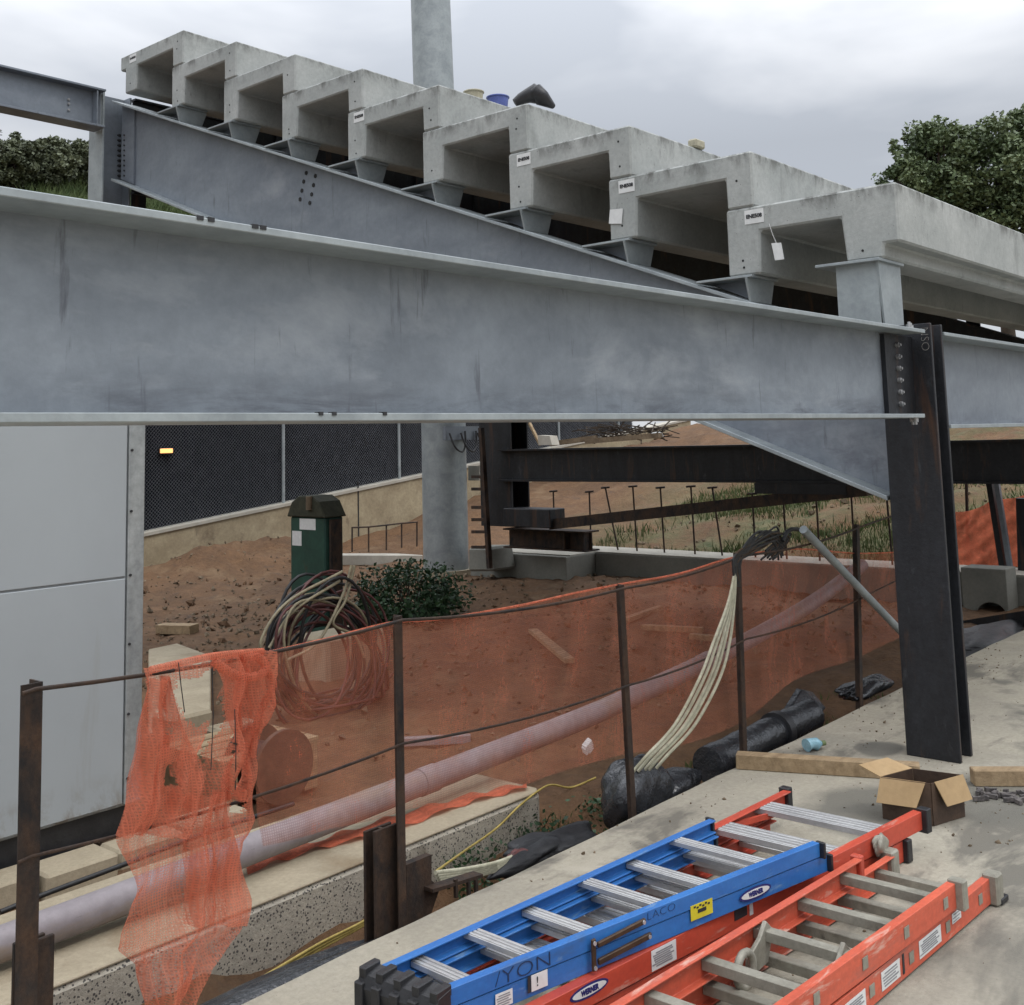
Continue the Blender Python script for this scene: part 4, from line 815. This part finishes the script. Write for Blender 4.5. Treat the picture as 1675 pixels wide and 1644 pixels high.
MB().obox(K + U * lu / 2 + V_ * lv / 2 + Vector((0, 0, .006)), U * lu * .48, V_ * lv * .48, Vector((0, 0, .002))).build('bottom', carddark, cb)
m = MB(); 
for i in range(26):
    q = P(1600 + random.uniform(0, 90), 1300 + random.uniform(-10, 10), Z=.012); a = random.uniform(0, 3); l_ = random.uniform(.01, .035)
    m.obox(q, (l_ * math.cos(a), l_ * math.sin(a), random.uniform(-.004, .004)), (-.008 * math.sin(a), .008 * math.cos(a), 0), (0, 0, .008))
tag(m.build('debris_pile', M('dark debris', (.05, .045, .045), (.16, .14, .13), 30, .8)), 'dark scattered rubble on the pavement right of the cardboard box', 'debris')
# ------------------------------------------------------------------ ladders
class Rail:
    def __init__(s, a, b): s.a = Vector((a[0], a[1], 0)); s.b = Vector((b[0], b[1], 0)); s.d = (s.b - s.a).normalized(); s.n = Vector((s.d.y, -s.d.x, 0))
    def at(s, x, z=0): t = (x - s.a.x) / (s.b.x - s.a.x); p = s.a.lerp(s.b, t); p.z = z; return p
def rail(rl, x0, x1, z0, z1, out, mat, parent, name='rail', flange=.028, th=.005):
    # C channel, web on the outer side; out = +1 when the outer face looks along rl.n
    a, b = rl.at(x0), rl.at(x1); n_ = rl.n * out; m = MB()
    prof = [(0, z0), (0, z1), (-flange, z1), (-flange, z1 - th), (-th, z1 - th), (-th, z0 + th), (-flange, z0 + th), (-flange, z0)]
    m.prism([a + n_ * u + Vector((0, 0, z)) for u, z in prof], b - a)
    return m.build(name, mat, parent, .0012)
def rung(A, B, w_, h_, mat, parent, name='rung', ridges=0):
    m = MB(); d = (B - A).normalized(); sd_ = Vector((-d.y, d.x, 0)); m.bar(A, B, w_, h_)
    for k in range(ridges):
        o = sd_ * (w_ * ((k + .5) / ridges - .5)) + Vector((0, 0, h_ / 2 + .0015)); m.bar(A + o, B + o, w_ * .22 / max(1, ridges / 3), .003)
    return m.build(name, mat, parent, .002)
def face_box(rl, x, z, wd, ht, mat, parent, name, th=.0012, off=0.0, out=1, slant=0):
    c0 = rl.at(x, z) + rl.n * out * (off + th / 2 + .0006); return MB().obox(c0, rl.d * wd / 2, rl.n * th / 2, Vector((0, 0, ht / 2))).build(name, mat, parent)
def prints(rl, x, z, wd, ht, parent, off=0.0, n_=5):
    first_ = None
    for k in range(n_):
        zz = z + ht * (.32 - .64 * k / max(1, n_ - 1)); wk = wd * (.40 if k % 2 else .33)
        c0 = rl.at(x - wd * .04 * (k % 3), zz) + rl.n * (off + .0024); MB().obox(c0, rl.d * wk, rl.n * .0004, Vector((0, 0, ht * .035))).build('print', greyink, parent)
def oval(rl, x, z, wd, ht, parent, off=0.0, word='WERNER'):
    def disc(w2, h2, o, mat, nm, par):
        c0 = rl.at(x, z) + rl.n * (off + o); return MB().prism([c0 + rl.d * w2 * math.cos(a) + Vector((0, 0, h2 * math.sin(a))) for a in np.linspace(0, 2 * math.pi, 36, endpoint=False)], rl.n * .0008).build(nm, mat, par)
    d0 = disc(wd / 2, ht / 2, .0008, navy, 'brand_badge', parent); disc(wd / 2 * .88, ht / 2 * .66, .0018, whitel, 'badge_field', d0)
    text_mesh(word, ht * .52, navy, d0, rl.at(x, z) + rl.n * (off + .0032), rl.d, (0, 0, 1), 'lettering', .0008, .88, .0012)
# blue step ladder on top
bl = thing('step_ladder', 'blue fiberglass step ladder lying closed on top of the red one, aluminium treads up', 'ladder', (2.9, 2.0, .16))
BF = Rail((2.119, 2.29), (3.552, 2.184)); BN = Rail((2.145, 2.05), (3.559, 1.771))
rail(BF, 2.06, 3.552, .208, .252, -1, bluefg, bl); rail(BN, 2.08, 3.56, .208, .252, 1, bluefg, bl)
BF2 = Rail((2.119, 2.275), (3.552, 2.169)); BN2 = Rail((2.145, 2.054), (3.559, 1.775))
rail(BF2, 2.06, 3.545, .158, .204, -1, bluefg, bl, 'rear_rail'); rail(BN2, 2.08, 3.60, .152, .204, 1, bluefg, bl, 'rear_rail')
for x in (3.33, 2.865, 2.39): rung(BF.at(x, .238) + BF.n * .006, BN.at(x - .01, .238) - BN.n * .006, .044, .016, alu, bl, 'tread', 3)
for x in (3.36, 3.10, 2.885, 2.62, 2.415, 2.20): rung(BF2.at(x + .02, .186) + BF.n * .006, BN2.at(x + .01, .186) - BN.n * .006, .040, .016, alu, bl, 'rear_tread', 3)
for x in (3.10, 2.62, 2.20): rung(BF.at(x, .225) + BF.n * .006, BN.at(x - .01, .225) - BN.n * .006, .044, .016, alu, bl, 'tread', 3)
for rl, x in ((BF, 3.55), (BN, 3.56)): MB().obox(rl.at(x + .006, .229), rl.d * .006, rl.n * .017, Vector((0, 0, .025))).build('foot', blackp, bl, .002)
for rl, x in ((BF2, 3.545), (BN2, 3.60)): MB().obox(rl.at(x + .006, .179), rl.d * .006, rl.n * .017, Vector((0, 0, .028))).build('foot', blackp, bl, .002)
# black moulded top cap
a = BF.at(2.075) + Vector((-.003, .015, 0)); b2 = BN.at(2.095) + Vector((-.003, -.015, 0)); m = MB(); d = (b2 - a); dn = d.normalized(); back = Vector((dn.y, -dn.x, 0)); back = back if back.x < 0 else -back
m.prism([a + Vector((0, 0, .150)), a + back * .055 + Vector((0, 0, .165)), a + back * .065 + Vector((0, 0, .225)), a + back * .05 + Vector((0, 0, .255)), a + Vector((0, 0, .262))], d)
for t in (.05, .27, .5, .73, .95): c0 = a + d * t + back * .026; m.obox(c0 + Vector((0, 0, .256)), back * .030, dn * .012, Vector((0, 0, .014))); m.obox(a + d * t + back * .064 + Vector((0, 0, .2)), back * .008, dn * .014, Vector((0, 0, .04)))
m.build('top_cap', blackp, bl, .003)
prints(BN2, 2.265, .178, .055, .036, face_box(BN2, 2.265, .178, .055, .036, whitel, bl, 'sticker', off=.004), .004, 5); face_box(BN2, 2.325, .178, .0, .0, ink, bl, 'sticker_print') if False else None
s1 = face_box(BN, 2.38, .187, .055, .04, whitel, bl, 'sticker', off=.0); text_mesh('!', .034, ink, s1, BN.at(2.372, .187) + BN.n * .003, BN.d, (0, 0, 1), 'symbol', .0008)
face_box(BN, 2.346, .187, .010, .04, ink, bl, 'sticker_edge', off=.0)
s1 = face_box(BN, 2.995, .197, .095, .042, yellowl, bl, 'sticker', off=.0); MB().obox(BN.at(2.995, .197) + BN.n * .0026, BN.d * .018, BN.n * .0005, Vector((0, 0, .005))).build('print', ink, s1)
for k in range(6): MB().obox(BN.at(2.965 + k * .012, .212 - .004 * (k % 2)) + BN.n * .0026, BN.d * .004, BN.n * .0005, Vector((0, 0, .0025))).build('print', ink, s1)
oval(BN, 3.235, .182, .15, .036, bl)
text_mesh('/YON', .052, inkblue, bl, BN.at(2.33, .229) + BN.n * .0014, BN.d, (0, 0, 1), 'marker_writing', .0008, 1.5, -.0012)
text_mesh('LACO', .03, inkblue, bl, BN.at(2.83, .236) + BN.n * .0014, BN.d, (0, 0, 1), 'marker_writing', .0008, 1.5, -.001)
# spreader brace on the near rail
br_ = MB(); o = BN.n * .012
def fp(x, z): return BN.at(x, z) + o
br_.bar(fp(2.56, .242), fp(2.56, .160), .008, .016, (1, 0, 0)); br_.bar(fp(2.575, .222), fp(2.755, .236), .010, .014); br_.bar(fp(2.575, .178), fp(2.775, .192), .010, .016)
br_.build('spreader_brace', brownm, bl, .002)
bolts(bl, None, [fp(2.56, .232) + BN.n * .004, fp(2.56, .168) + BN.n * .004, fp(2.745, .235) + BN.n * .004, fp(2.765, .191) + BN.n * .004], BN.n, .006, .004, alu, 'rivet')
# red step ladder beneath
rl_ = thing('step_ladder', 'red fiberglass step ladder lying on the pavement under the blue ladder, wide ribbed treads', 'ladder', (3.2, 2.0, 0))
RF = Rail((2.2, 2.37), (4.317, 2.284)); RN = Rail((2.36, 1.965), (4.40, 1.735))
rail(RF, 2.2, 4.30, .085, .150, -1, redfg, rl_, flange=.035); rail(RN, 2.15, 4.36, .085, .150, 1, redfg, rl_, flange=.035)
RN2 = Rail((2.36, 1.972), (4.40, 1.742)); RF2 = Rail((2.2, 2.36), (4.3, 2.27))
rail(RF2, 2.2, 4.15, .004, .078, -1, redfg, rl_, 'rear_rail', flange=.035); rail(RN2, 2.15, 4.22, .004, .078, 1, redfg, rl_, 'rear_rail', flange=.035)
for x in (4.10, 3.80, 3.50, 3.2, 2.9, 2.6): rung(RF.at(x, .134) + RF.n * .008, RN.at(x, .134) - RN.n * .008, .095, .022, alu, rl_, 'tread', 4)
for x in (3.93, 3.63, 3.33, 3.03, 2.73): rung(RF2.at(x, .05) + RF.n * .008, RN2.at(x, .05) - RN.n * .008, .045, .02, alu, rl_, 'rear_tread', 3)
MB().bar(RF.at(3.88, .12) + RF.n * .01, RF.at(4.08, .12) + RF.n * .07, .012, .02).build('knee_brace', redfg, rl_)
MB().obox(RF.at(4.315, .115), RF.d * .018, RF.n * .022, Vector((0, 0, .042))).build('foot', blackp, rl_, .003)
MB().obox(RN.at(4.375, .117), RN.d * .018, RN.n * .022, Vector((0, 0, .044))).build('foot', blackp, rl_, .003); MB().obox(RN2.at(4.235, .042), RN.d * .018, RN.n * .02, Vector((0, 0, .04))).build('foot', blackp, rl_, .003)
m = lump(RN.at(4.02, .12) + RN.n * .015, .045, .018, .035, 0, 31, .35); m.build('hinge_bracket', aluw, rl_)
oval(RN, 2.52, .128, .15, .036, rl_)
prints(RN, 2.83, .118, .11, .055, face_box(RN, 2.83, .118, .11, .055, whitel, rl_, 'sticker'), n_=7); face_box(RN, 3.20, .128, .065, .036, ink, rl_, 'sticker'); face_box(RN, 3.255, .128, .018, .05, whitel, rl_, 'sticker')
# orange extension ladder
el = thing('extension_ladder', 'weathered orange fiberglass extension ladder lying on the pavement beside the red step ladder', 'ladder', (3.3, 1.6, 0))
FF = Rail((2.674, 1.79), (3.722, 1.725)); FN = Rail((2.745, 1.447), (3.701, 1.383)); BFr = Rail((2.674, 1.815), (3.722, 1.76)); BNr = Rail((2.927, 1.433), (3.981, 1.388))
rail(FF, 2.0, 3.72, .095, .170, -1, orangefg, el, 'fly_rail'); rail(FN, 2.0, 3.70, .095, .170, 1, orangefg, el, 'fly_rail')
rail(BFr, 2.0, 4.03, .008, .088, -1, orangefg, el, 'base_rail'); rail(BNr, 2.0, 4.03, .008, .088, 1, orangefg, el, 'base_rail')
for x in (3.62, 3.35, 3.095, 2.83, 2.57, 2.31): rung(FF.at(x, .135) + FF.n * .004, FN.at(x, .135) - FN.n * .004, .036, .030, aluw, el, 'fly_rung')
for x in (3.93, 3.66, 3.39, 3.13, 2.87, 2.61, 2.35): rung(BFr.at(x, .05) + FF.n * .004, BNr.at(x, .05) - FN.n * .004, .036, .030, aluw, el, 'base_rung')
for x in (3.62, 3.35, 3.095, 2.83): face_box(FN, x, .135, .030, .032, aluw, el, 'rung_plate', .002)
for x in (3.93, 3.66, 3.39, 3.13): face_box(BNr, x, .05, .030, .032, aluw, el, 'rung_plate', .002)
for x_, z_, w2, h2, n2 in ((3.525, .05, .16, .05, 6), (3.25, .05, .12, .05, 5), (3.03, .045, .12, .05, 6), (3.73, .06, .07, .03, 3)): prints(BNr, x_, z_, w2, h2, face_box(BNr, x_, z_, w2, h2, whitel, el, 'sticker'), n_=n2)
face_box(BNr, 3.335, .05, .012, .055, ink, el, 'sticker_edge')
face_box(FF, 2.66, .13, .12, .05, whitel, el, 'sticker', out=-1) if False else None
s = MB().obox(FF.at(2.66, .13) + FF.n * .0005, FF.d * .055, FF.n * .001, Vector((0, 0, .026)))
MB().obox(BNr.at(4.045, .052), BNr.d * .028, BNr.n * .026, Vector((0, 0, .05))).build('shoe', aluw, el, .006); MB().obox(BNr.at(4.07, .012), BNr.d * .03, BNr.n * .03, Vector((0, 0, .01))).build('shoe_pad', blackp, el, .003)
MB().obox(BFr.at(4.045, .052), BFr.d * .028, BFr.n * .026, Vector((0, 0, .05))).build('shoe', aluw, el, .006)
MB().obox(FN.at(3.715, .135), FN.d * .018, FN.n * .026, Vector((0, 0, .045))).build('rail_guide', aluw, el, .004)
MB().obox(FF.at(3.735, .135), FF.d * .014, FF.n * .02, Vector((0, 0, .04))).build('rail_guide', redfg, el, .004)
# rung lock hooks and pulley
for rl, sg in ((FF, 1), (FN, -1)):
    c0 = rl.at(3.03, .11) + rl.n * .05 * sg; m = MB(); m.prism([c0 + Vector((-.06, 0, -.06)), c0 + Vector((.06, 0, -.05)), c0 + Vector((.10, 0, .03)), c0 + Vector((.06, 0, .065)), c0 + Vector((.02, 0, .03)), c0 + Vector((-.05, 0, .0))], (0, .014, 0)); m.build('rung_lock', aluw, el, .003)
m = MB(); c0 = (FF.at(2.93, .10)) + FF.n * .07
m.tube([c0 + Vector((.045 * math.cos(a), .0, .045 * math.sin(a))) for a in np.linspace(0, 2 * math.pi, 20, endpoint=False)], .012, 7, closed=True); m.build('pulley', aluw, el)

# ------------------------------------------------------------------ right background
rn = thing('safety_net', 'bright orange safety net fence on the far bank right of the dark column', 'net', P(1620, 920, X=16))
def far_net(px, Xp, nu=40, nv=14):
    tl, tr_, br2, bl2 = [P(*a, X=Xp) for a in px]; m = MB()
    for i in range(nu + 1):
        for j in range(nv + 1):
            u, v = i / nu, j / nv; p = tl.lerp(tr_, u).lerp(bl2.lerp(br2, u), v); p.x += .05 * math.sin(u * 17 + v * 5) + .03 * math.sin(v * 22 + u * 31) + .02 * math.sin(u * 60 + v * 3); p.z -= .05 * math.sin(math.pi * ((u * 3) % 1)) * (1 - v); m.v.append(tuple(p))
    for i in range(nu):
        for j in range(nv): a = i * (nv + 1) + j; m.f.append((a, a + 1, a + nv + 2, a + nv + 1)); m.sm.append(True)
    return m
far_net(((1552, 838), (1790, 770), (1790, 930), (1552, 925)), 13.6).build('mesh', net_far, rn)
tag(MB().tube([P(1580, 760, X=14), P(1584, 922, X=14)], .02, 8).build('thin_post', ruststeel), 'thin rusty post in front of the far orange net', 'post')
lp_ = thing('leaning_posts', 'two grey posts leaning together before the far orange net', 'post', P(1650, 990, X=12.8))
MB().bar(P(1618, 780, X=12.9), P(1650, 985, X=12.9), .10, .06).build('post', darkst, lp_); MB().bar(P(1629, 780, X=12.85), P(1662, 990, X=12.85), .06, .05).build('post', galv, lp_)
tag(MB().bar(P(1672, 815, X=13), P(1676, 940, X=13), .12, .1).build('dark_post', darkst), 'dark post at the right edge before the orange net', 'post')
cv = thing('culvert_block', 'grey concrete culvert block with a round dark opening at its foot', 'culvert', P(1600, 1010, X=13))
A = P(1571, 928, X=12.2); B = P(1636, 926, X=12.2); Cc = P(1640, 1003, X=12.2)
yb, ya = A.y, B.y; zt = A.z; zb = -.6; cyc = P(1622, 1003, X=12.2).y; rr2 = .16
poly = [(12.2, yb, zb), (12.2, yb, zt), (12.2, ya - .05, zt), (12.2, ya - .05, zb), (12.2, cyc - rr2, zb)] + [(12.2, cyc - rr2 * math.cos(a), -.37 + rr2 * math.sin(a)) for a in np.linspace(0, math.pi, 12)] + [(12.2, cyc + rr2, zb)]
MB().prism(poly, (.34, 0, 0)).build('block', curbc if False else foundc, cv, .006)
tag(MB().bar(P(1560, 1030, X=11.6), P(1690, 1010, X=11.2), .12, .14).build('dark_channel', darkst), 'dark steel channel lying beyond the pavement edge right of the column', 'steel channel')
tag(lump(P(1600, 1045, Z=-.25), .9, .25, .07, 0, 41, .3).build('plastic_sheet', blackp), 'black plastic sheet beyond the pavement right of the column', 'plastic sheet')
# debris line on top of the bank
for i, (a, b2, w0, lab) in enumerate((((902, 726), (975, 716), .25, 'flat grey boards dumped on top of the bank, left end'), ((960, 722), (1080, 712), .2, 'long grey board dumped on top of the bank, right end'))):
    tag(MB().bar(P(*a, X=19), P(*b2, X=19.3), w0, .1).build('plank', stone), lab, 'lumber')
tag(MB().bar(P(866, 692, X=18.2), P(884, 728, X=18.2), .07, .04).build('plank', wood), 'pale thin board leaning against the fence on the bank', 'lumber')
tag(MB().prism([P(879, 712, X=18), P(899, 713, X=18), P(903, 728, X=18), P(881, 728, X=18)], (.25, 0, 0)).build('plywood_board', foundtop), 'pale square board standing on the bank beside the fence', 'board')
tag(lump(P(1075, 712, X=19.5), .1, .14, .07, 0, 51, .2).build('paper_scrap', whitel), 'white scrap lying on top of the bank', 'scrap')
m = MB()
for i in range(70):
    q = P(random.uniform(960, 1090), random.uniform(697, 716), X=19.6); a = Vector((random.uniform(-1, 1), random.uniform(-1, 1), random.uniform(-.15, .35))).normalized(); m.bar(q - a * .35, q + a * .35, .02, .02)
tag(m.build('brush_pile', bark), 'pile of dark bare branches on top of the bank', 'brush pile')

# ------------------------------------------------------------------ vegetation
def quads(cent, size, seed, aspect=.55, upbias=0.0):
    r2 = np.random.default_rng(seed); n_ = len(cent); a = r2.normal(size=(n_, 3)); a[:, 2] = a[:, 2] * .7 - .25; a /= np.linalg.norm(a, axis=1)[:, None]
    b = r2.normal(size=(n_, 3)); b -= a * (a * b).sum(1)[:, None]; b /= np.linalg.norm(b, axis=1)[:, None]
    s = (size * r2.uniform(.6, 1.3, n_))[:, None]
    v = np.stack([cent - a * s * .5, cent + b * s * aspect * .5, cent + a * s * .5, cent - b * s * aspect * .5], 1).reshape(-1, 3)
    m = MB(); m.v = list(map(tuple, v)); f = np.arange(n_ * 4).reshape(-1, 4); m.f = list(map(tuple, f)); m.sm = [False] * n_; return m
def crown(c0, rad3, nc, per, seed, clump=.28):
    r2 = np.random.default_rng(seed); c0 = np.array(c0); pts = []
    d = r2.normal(size=(nc, 3)); d /= np.linalg.norm(d, axis=1)[:, None]; rr = r2.uniform(.35, 1.0, nc) ** .6; cs = c0 + d * rr[:, None] * np.array(rad3) * r2.uniform(.75, 1.08, nc)[:, None]
    for c1 in cs:
        k = int(per * r2.uniform(.5, 1.4)); g_ = r2.normal(size=(k, 3)); g_ /= (np.linalg.norm(g_, axis=1)[:, None] + 1e-6); g_ *= r2.uniform(.2, 1, k)[:, None] ** .5
        pts.append(c1 + g_ * clump * np.mean(rad3) * r2.uniform(.6, 1.25) * np.array([1, 1, .75]))
    return np.concatenate(pts), cs
def tree(name, label, base, c0, rad3, nc, per, leaf, mat, seed, cat='tree', group=None, tr=.18, clump=.28):
    t = thing(name, label, cat, base, group); pts, cs = crown(c0, rad3, nc, per, seed, clump)
    quads(pts, leaf, seed + 1).build('crown', mat, t)
    base = Vector(base); c0 = Vector(c0); m = MB(); r2 = random.Random(seed)
    mid = base.lerp(c0, .55) + Vector((r2.uniform(-.2, .2), r2.uniform(-.2, .2), 0))
    m.tube(bez([base, mid, c0, c0 + Vector((.1, .2, rad3[2] * .6))], 6), list(np.linspace(tr, tr * .25, 19)), 9)
    for i in range(0, len(cs), max(1, len(cs) // 12)):
        q2 = Vector(cs[i]); st_ = base.lerp(c0, r2.uniform(.6, 1.0)); m.tube(bez([st_, st_.lerp(q2, .5) + Vector((0, 0, -.1 * rad3[2])), q2], 5), list(np.linspace(tr * .4, tr * .08, 11)), 6)
    m.build('trunk', bark, t); return t
TG = 'trees behind the stand'
def tree_at(px, py, Xd, rad3, label, seed, **kw):
    q = P(px, py, X=Xd); b = (q.x, q.y, float(H(q.x, q.y)) - .1); return tree('leafy_tree', label, b, q, rad3, kw.get('nc', 70), kw.get('per', 130), kw.get('leaf', .17), kw.get('mat', leaf1), seed, 'tree', TG, .2, kw.get('clump', .27))
tree_at(1530, 295, 28, (1.15, 1.15, 1.75), 'dark green leafy tree above the lowest slab, left one of the right hand trees', 101, nc=260, per=85, leaf=.125, clump=.19)
tree_at(1635, 305, 29, (1.35, 1.3, 2.0), 'dense leafy tree at the right edge beyond the lowest slab', 102, nc=300, per=85, leaf=.125, clump=.19)
tree_at(1480, 325, 27, (.85, .85, 1.1), 'lower leafy tree just above the lowest slab edge, leftmost on the right side', 104, nc=120, per=80, leaf=.12, clump=.22)
tree_at(1720, 240, 30, (1.3, 1.3, 1.5), 'taller leafy tree cut by the upper right picture edge', 103, nc=300, per=85, leaf=.125, clump=.19)
def shrub_at(px, py, Yd, rad3, label, seed, **kw):
    q = P(px, py, Y=Yd); b = (q.x, q.y, float(H(q.x, q.y)) - .1); return tree('bushy_tree', label, b, q, rad3, kw.get('nc', 150), kw.get('per', 90), kw.get('leaf', .15), leaf2, seed, 'tree', 'bushy trees on the grass hill', .14, .24)
shrub_at(20, 268, 36.5, (1.1, 1.1, 1.05), 'leftmost bushy tree on the grass hill under the back girder', 111)
shrub_at(80, 270, 36.5, (1.1, 1.1, 1.0), 'bushy tree in the middle of the grass hill top under the back girder', 112)
shrub_at(130, 275, 36.5, (.95, 1.0, .95), 'bushy tree on the grass hill right beside the back column', 113)
shrub_at(-60, 258, 36.5, (1.3, 1.2, 1.1), 'bushy tree on the grass hill just beyond the left picture edge', 114)
# dark leafy bush beside the mast
q = P(668, 960, Y=8.8); t = thing('leafy_bush', 'dark green leafy bush in front of the grey mast beside the cables', 'bush', (q.x, q.y, -.35))
pts, cs = crown((q.x, q.y, -.05), (.95, .45, .36), 80, 80, 120, .34); quads(pts, .055, 121).build('foliage', leaf3, t)
m = MB()
for c1 in cs[::3]: m.tube([(q.x, q.y, -.35), tuple(c1)], [.012, .004], 5)
m.build('stems', bark, t)
# tall grass on the hill, dry grass on the bank, weeds in the trench
def blades(xy, h0, h1, wd, mat, name, seed, kind=None):
    r2 = np.random.default_rng(seed); n_ = len(xy); z = H(xy[:, 0], xy[:, 1]); b = np.stack([xy[:, 0], xy[:, 1], z - .02], 1); h = r2.uniform(h0, h1, n_); an = r2.uniform(0, 2 * np.pi, n_); s = np.stack([np.cos(an), np.sin(an), 0 * an], 1) * (wd / 2)
    lean = r2.normal(size=(n_, 3)) * .28; lean[:, 2] = 1; tp = b + lean * h[:, None]; md = b + lean * h[:, None] * .55 * np.array([.7, .7, 1.05])
    v = np.stack([b - s, b + s, md + s * .7, tp, md - s * .7], 1).reshape(-1, 3); m = MB(); m.v = list(map(tuple, v)); m.f = list(map(tuple, np.arange(n_ * 5).reshape(-1, 5))); m.sm = [False] * n_
    return stru(m.build(name, mat, origin=(0, 0, 0)), 'stuff')
def scat(x0, x1, y0_, y1_, n_, seed, keep=None):
    r2 = np.random.default_rng(seed); xy = np.stack([r2.uniform(x0, x1, n_), r2.uniform(y0_, y1_, n_)], 1)
    if keep is not None: xy = xy[keep(xy[:, 0], xy[:, 1], r2.uniform(size=n_))]
    return xy
blades(scat(17, 28, 33, 41, 20000, 1), .35, 1.0, .03, grassm, 'tall_grass', 2)
blades(scat(13.4, 21, 3.2, 10.5, 26000, 3, lambda x, y, u: (wob(x, y, 1.7, 0) + wob(x, y, .8, 3) * .8 > u * 1.5 - .6)), .04, .16, .012, drygrass, 'bank_grass', 4)
blades(scat(13.4, 21, 3.2, 10.5, 24000, 33, lambda x, y, u: (wob(x, y, 1.3, 2) > u * 1.2 - .5)), .05, .2, .014, grassm, 'bank_weeds', 34)
blades(scat(4.2, 8, 2.95, 3.75, 11000, 5, lambda x, y, u: wob(x, y, 3.5, 1) > u * 1.2 - .8), .02, .07, .007, grassm, 'trench_weeds', 6)
wr = np.random.default_rng(71); nw_ = 9000
wx = 3.7 + 1.9 * wr.beta(1.3, 1.6, nw_); wy = wr.uniform(2.93, 3.72, nw_); kk = (wob(wx, wy, 5, 1) > wr.uniform(size=nw_) * 1.4 - .7); wx, wy = wx[kk], wy[kk]
wz = H(wx, wy) + wr.uniform(.0, .075, len(wx)) + .03
stru(quads(np.stack([wx, wy, wz], 1), .028, 72).build('ground_weeds', leaf3, origin=(0, 0, 0)), 'stuff')
# stones and rubble on the dirt
def stones(xy, s0, s1, name, mat, seed, zf=H):
    r2 = np.random.default_rng(seed); m = MB()
    for x, y in xy:
        s = r2.uniform(s0, s1) * (1 if r2.uniform() < .85 else 1.9); q2 = Vector((x, y, float(zf(x, y)) + s * .2)); rt = Matrix.Rotation(r2.uniform(0, 6), 3, Vector(r2.normal(size=3)).normalized())
        ax = [rt @ Vector(v) * s * r2.uniform(.5, 1) for v in ((1, 0, 0), (0, .8, 0), (0, 0, .55))]
        vs = [q2 + ax[0], q2 - ax[0], q2 + ax[1], q2 - ax[1], q2 + ax[2], q2 - ax[2]]
        m.add(vs, [(0, 2, 4), (2, 1, 4), (1, 3, 4), (3, 0, 4), (2, 0, 5), (1, 2, 5), (3, 1, 5), (0, 3, 5)])
    return stru(m.build(name, mat, origin=(0, 0, 0)), 'stuff')
stones(scat(4.6, 13, 4.4, 15.5, 2600, 7), .012, .04, 'rubble', stone, 8)
stones(scat(6.2, 9.5, 8.2, 11.5, 800, 9), .008, .034, 'mound_rubble', stone, 10)
stones(scat(4.4, 12.5, 4.3, 14, 420, 15), .02, .06, 'dirt_clods', dirt, 16)
stones(scat(13.3, 19, 3.2, 10.5, 500, 13), .02, .06, 'bank_stones', stone, 14)
stones(np.concatenate([scat(2.4, 9.5, -.5, 2.85, 420, 61), scat(3.5, 9, 2.5, 2.86, 150, 62), scat(4.6, 5.6, 1.4, 2.3, 120, 63)]), .003, .009, 'pavement_grit', stone, 64, lambda x, y: 0)
S.cycles.diffuse_bounces = 1
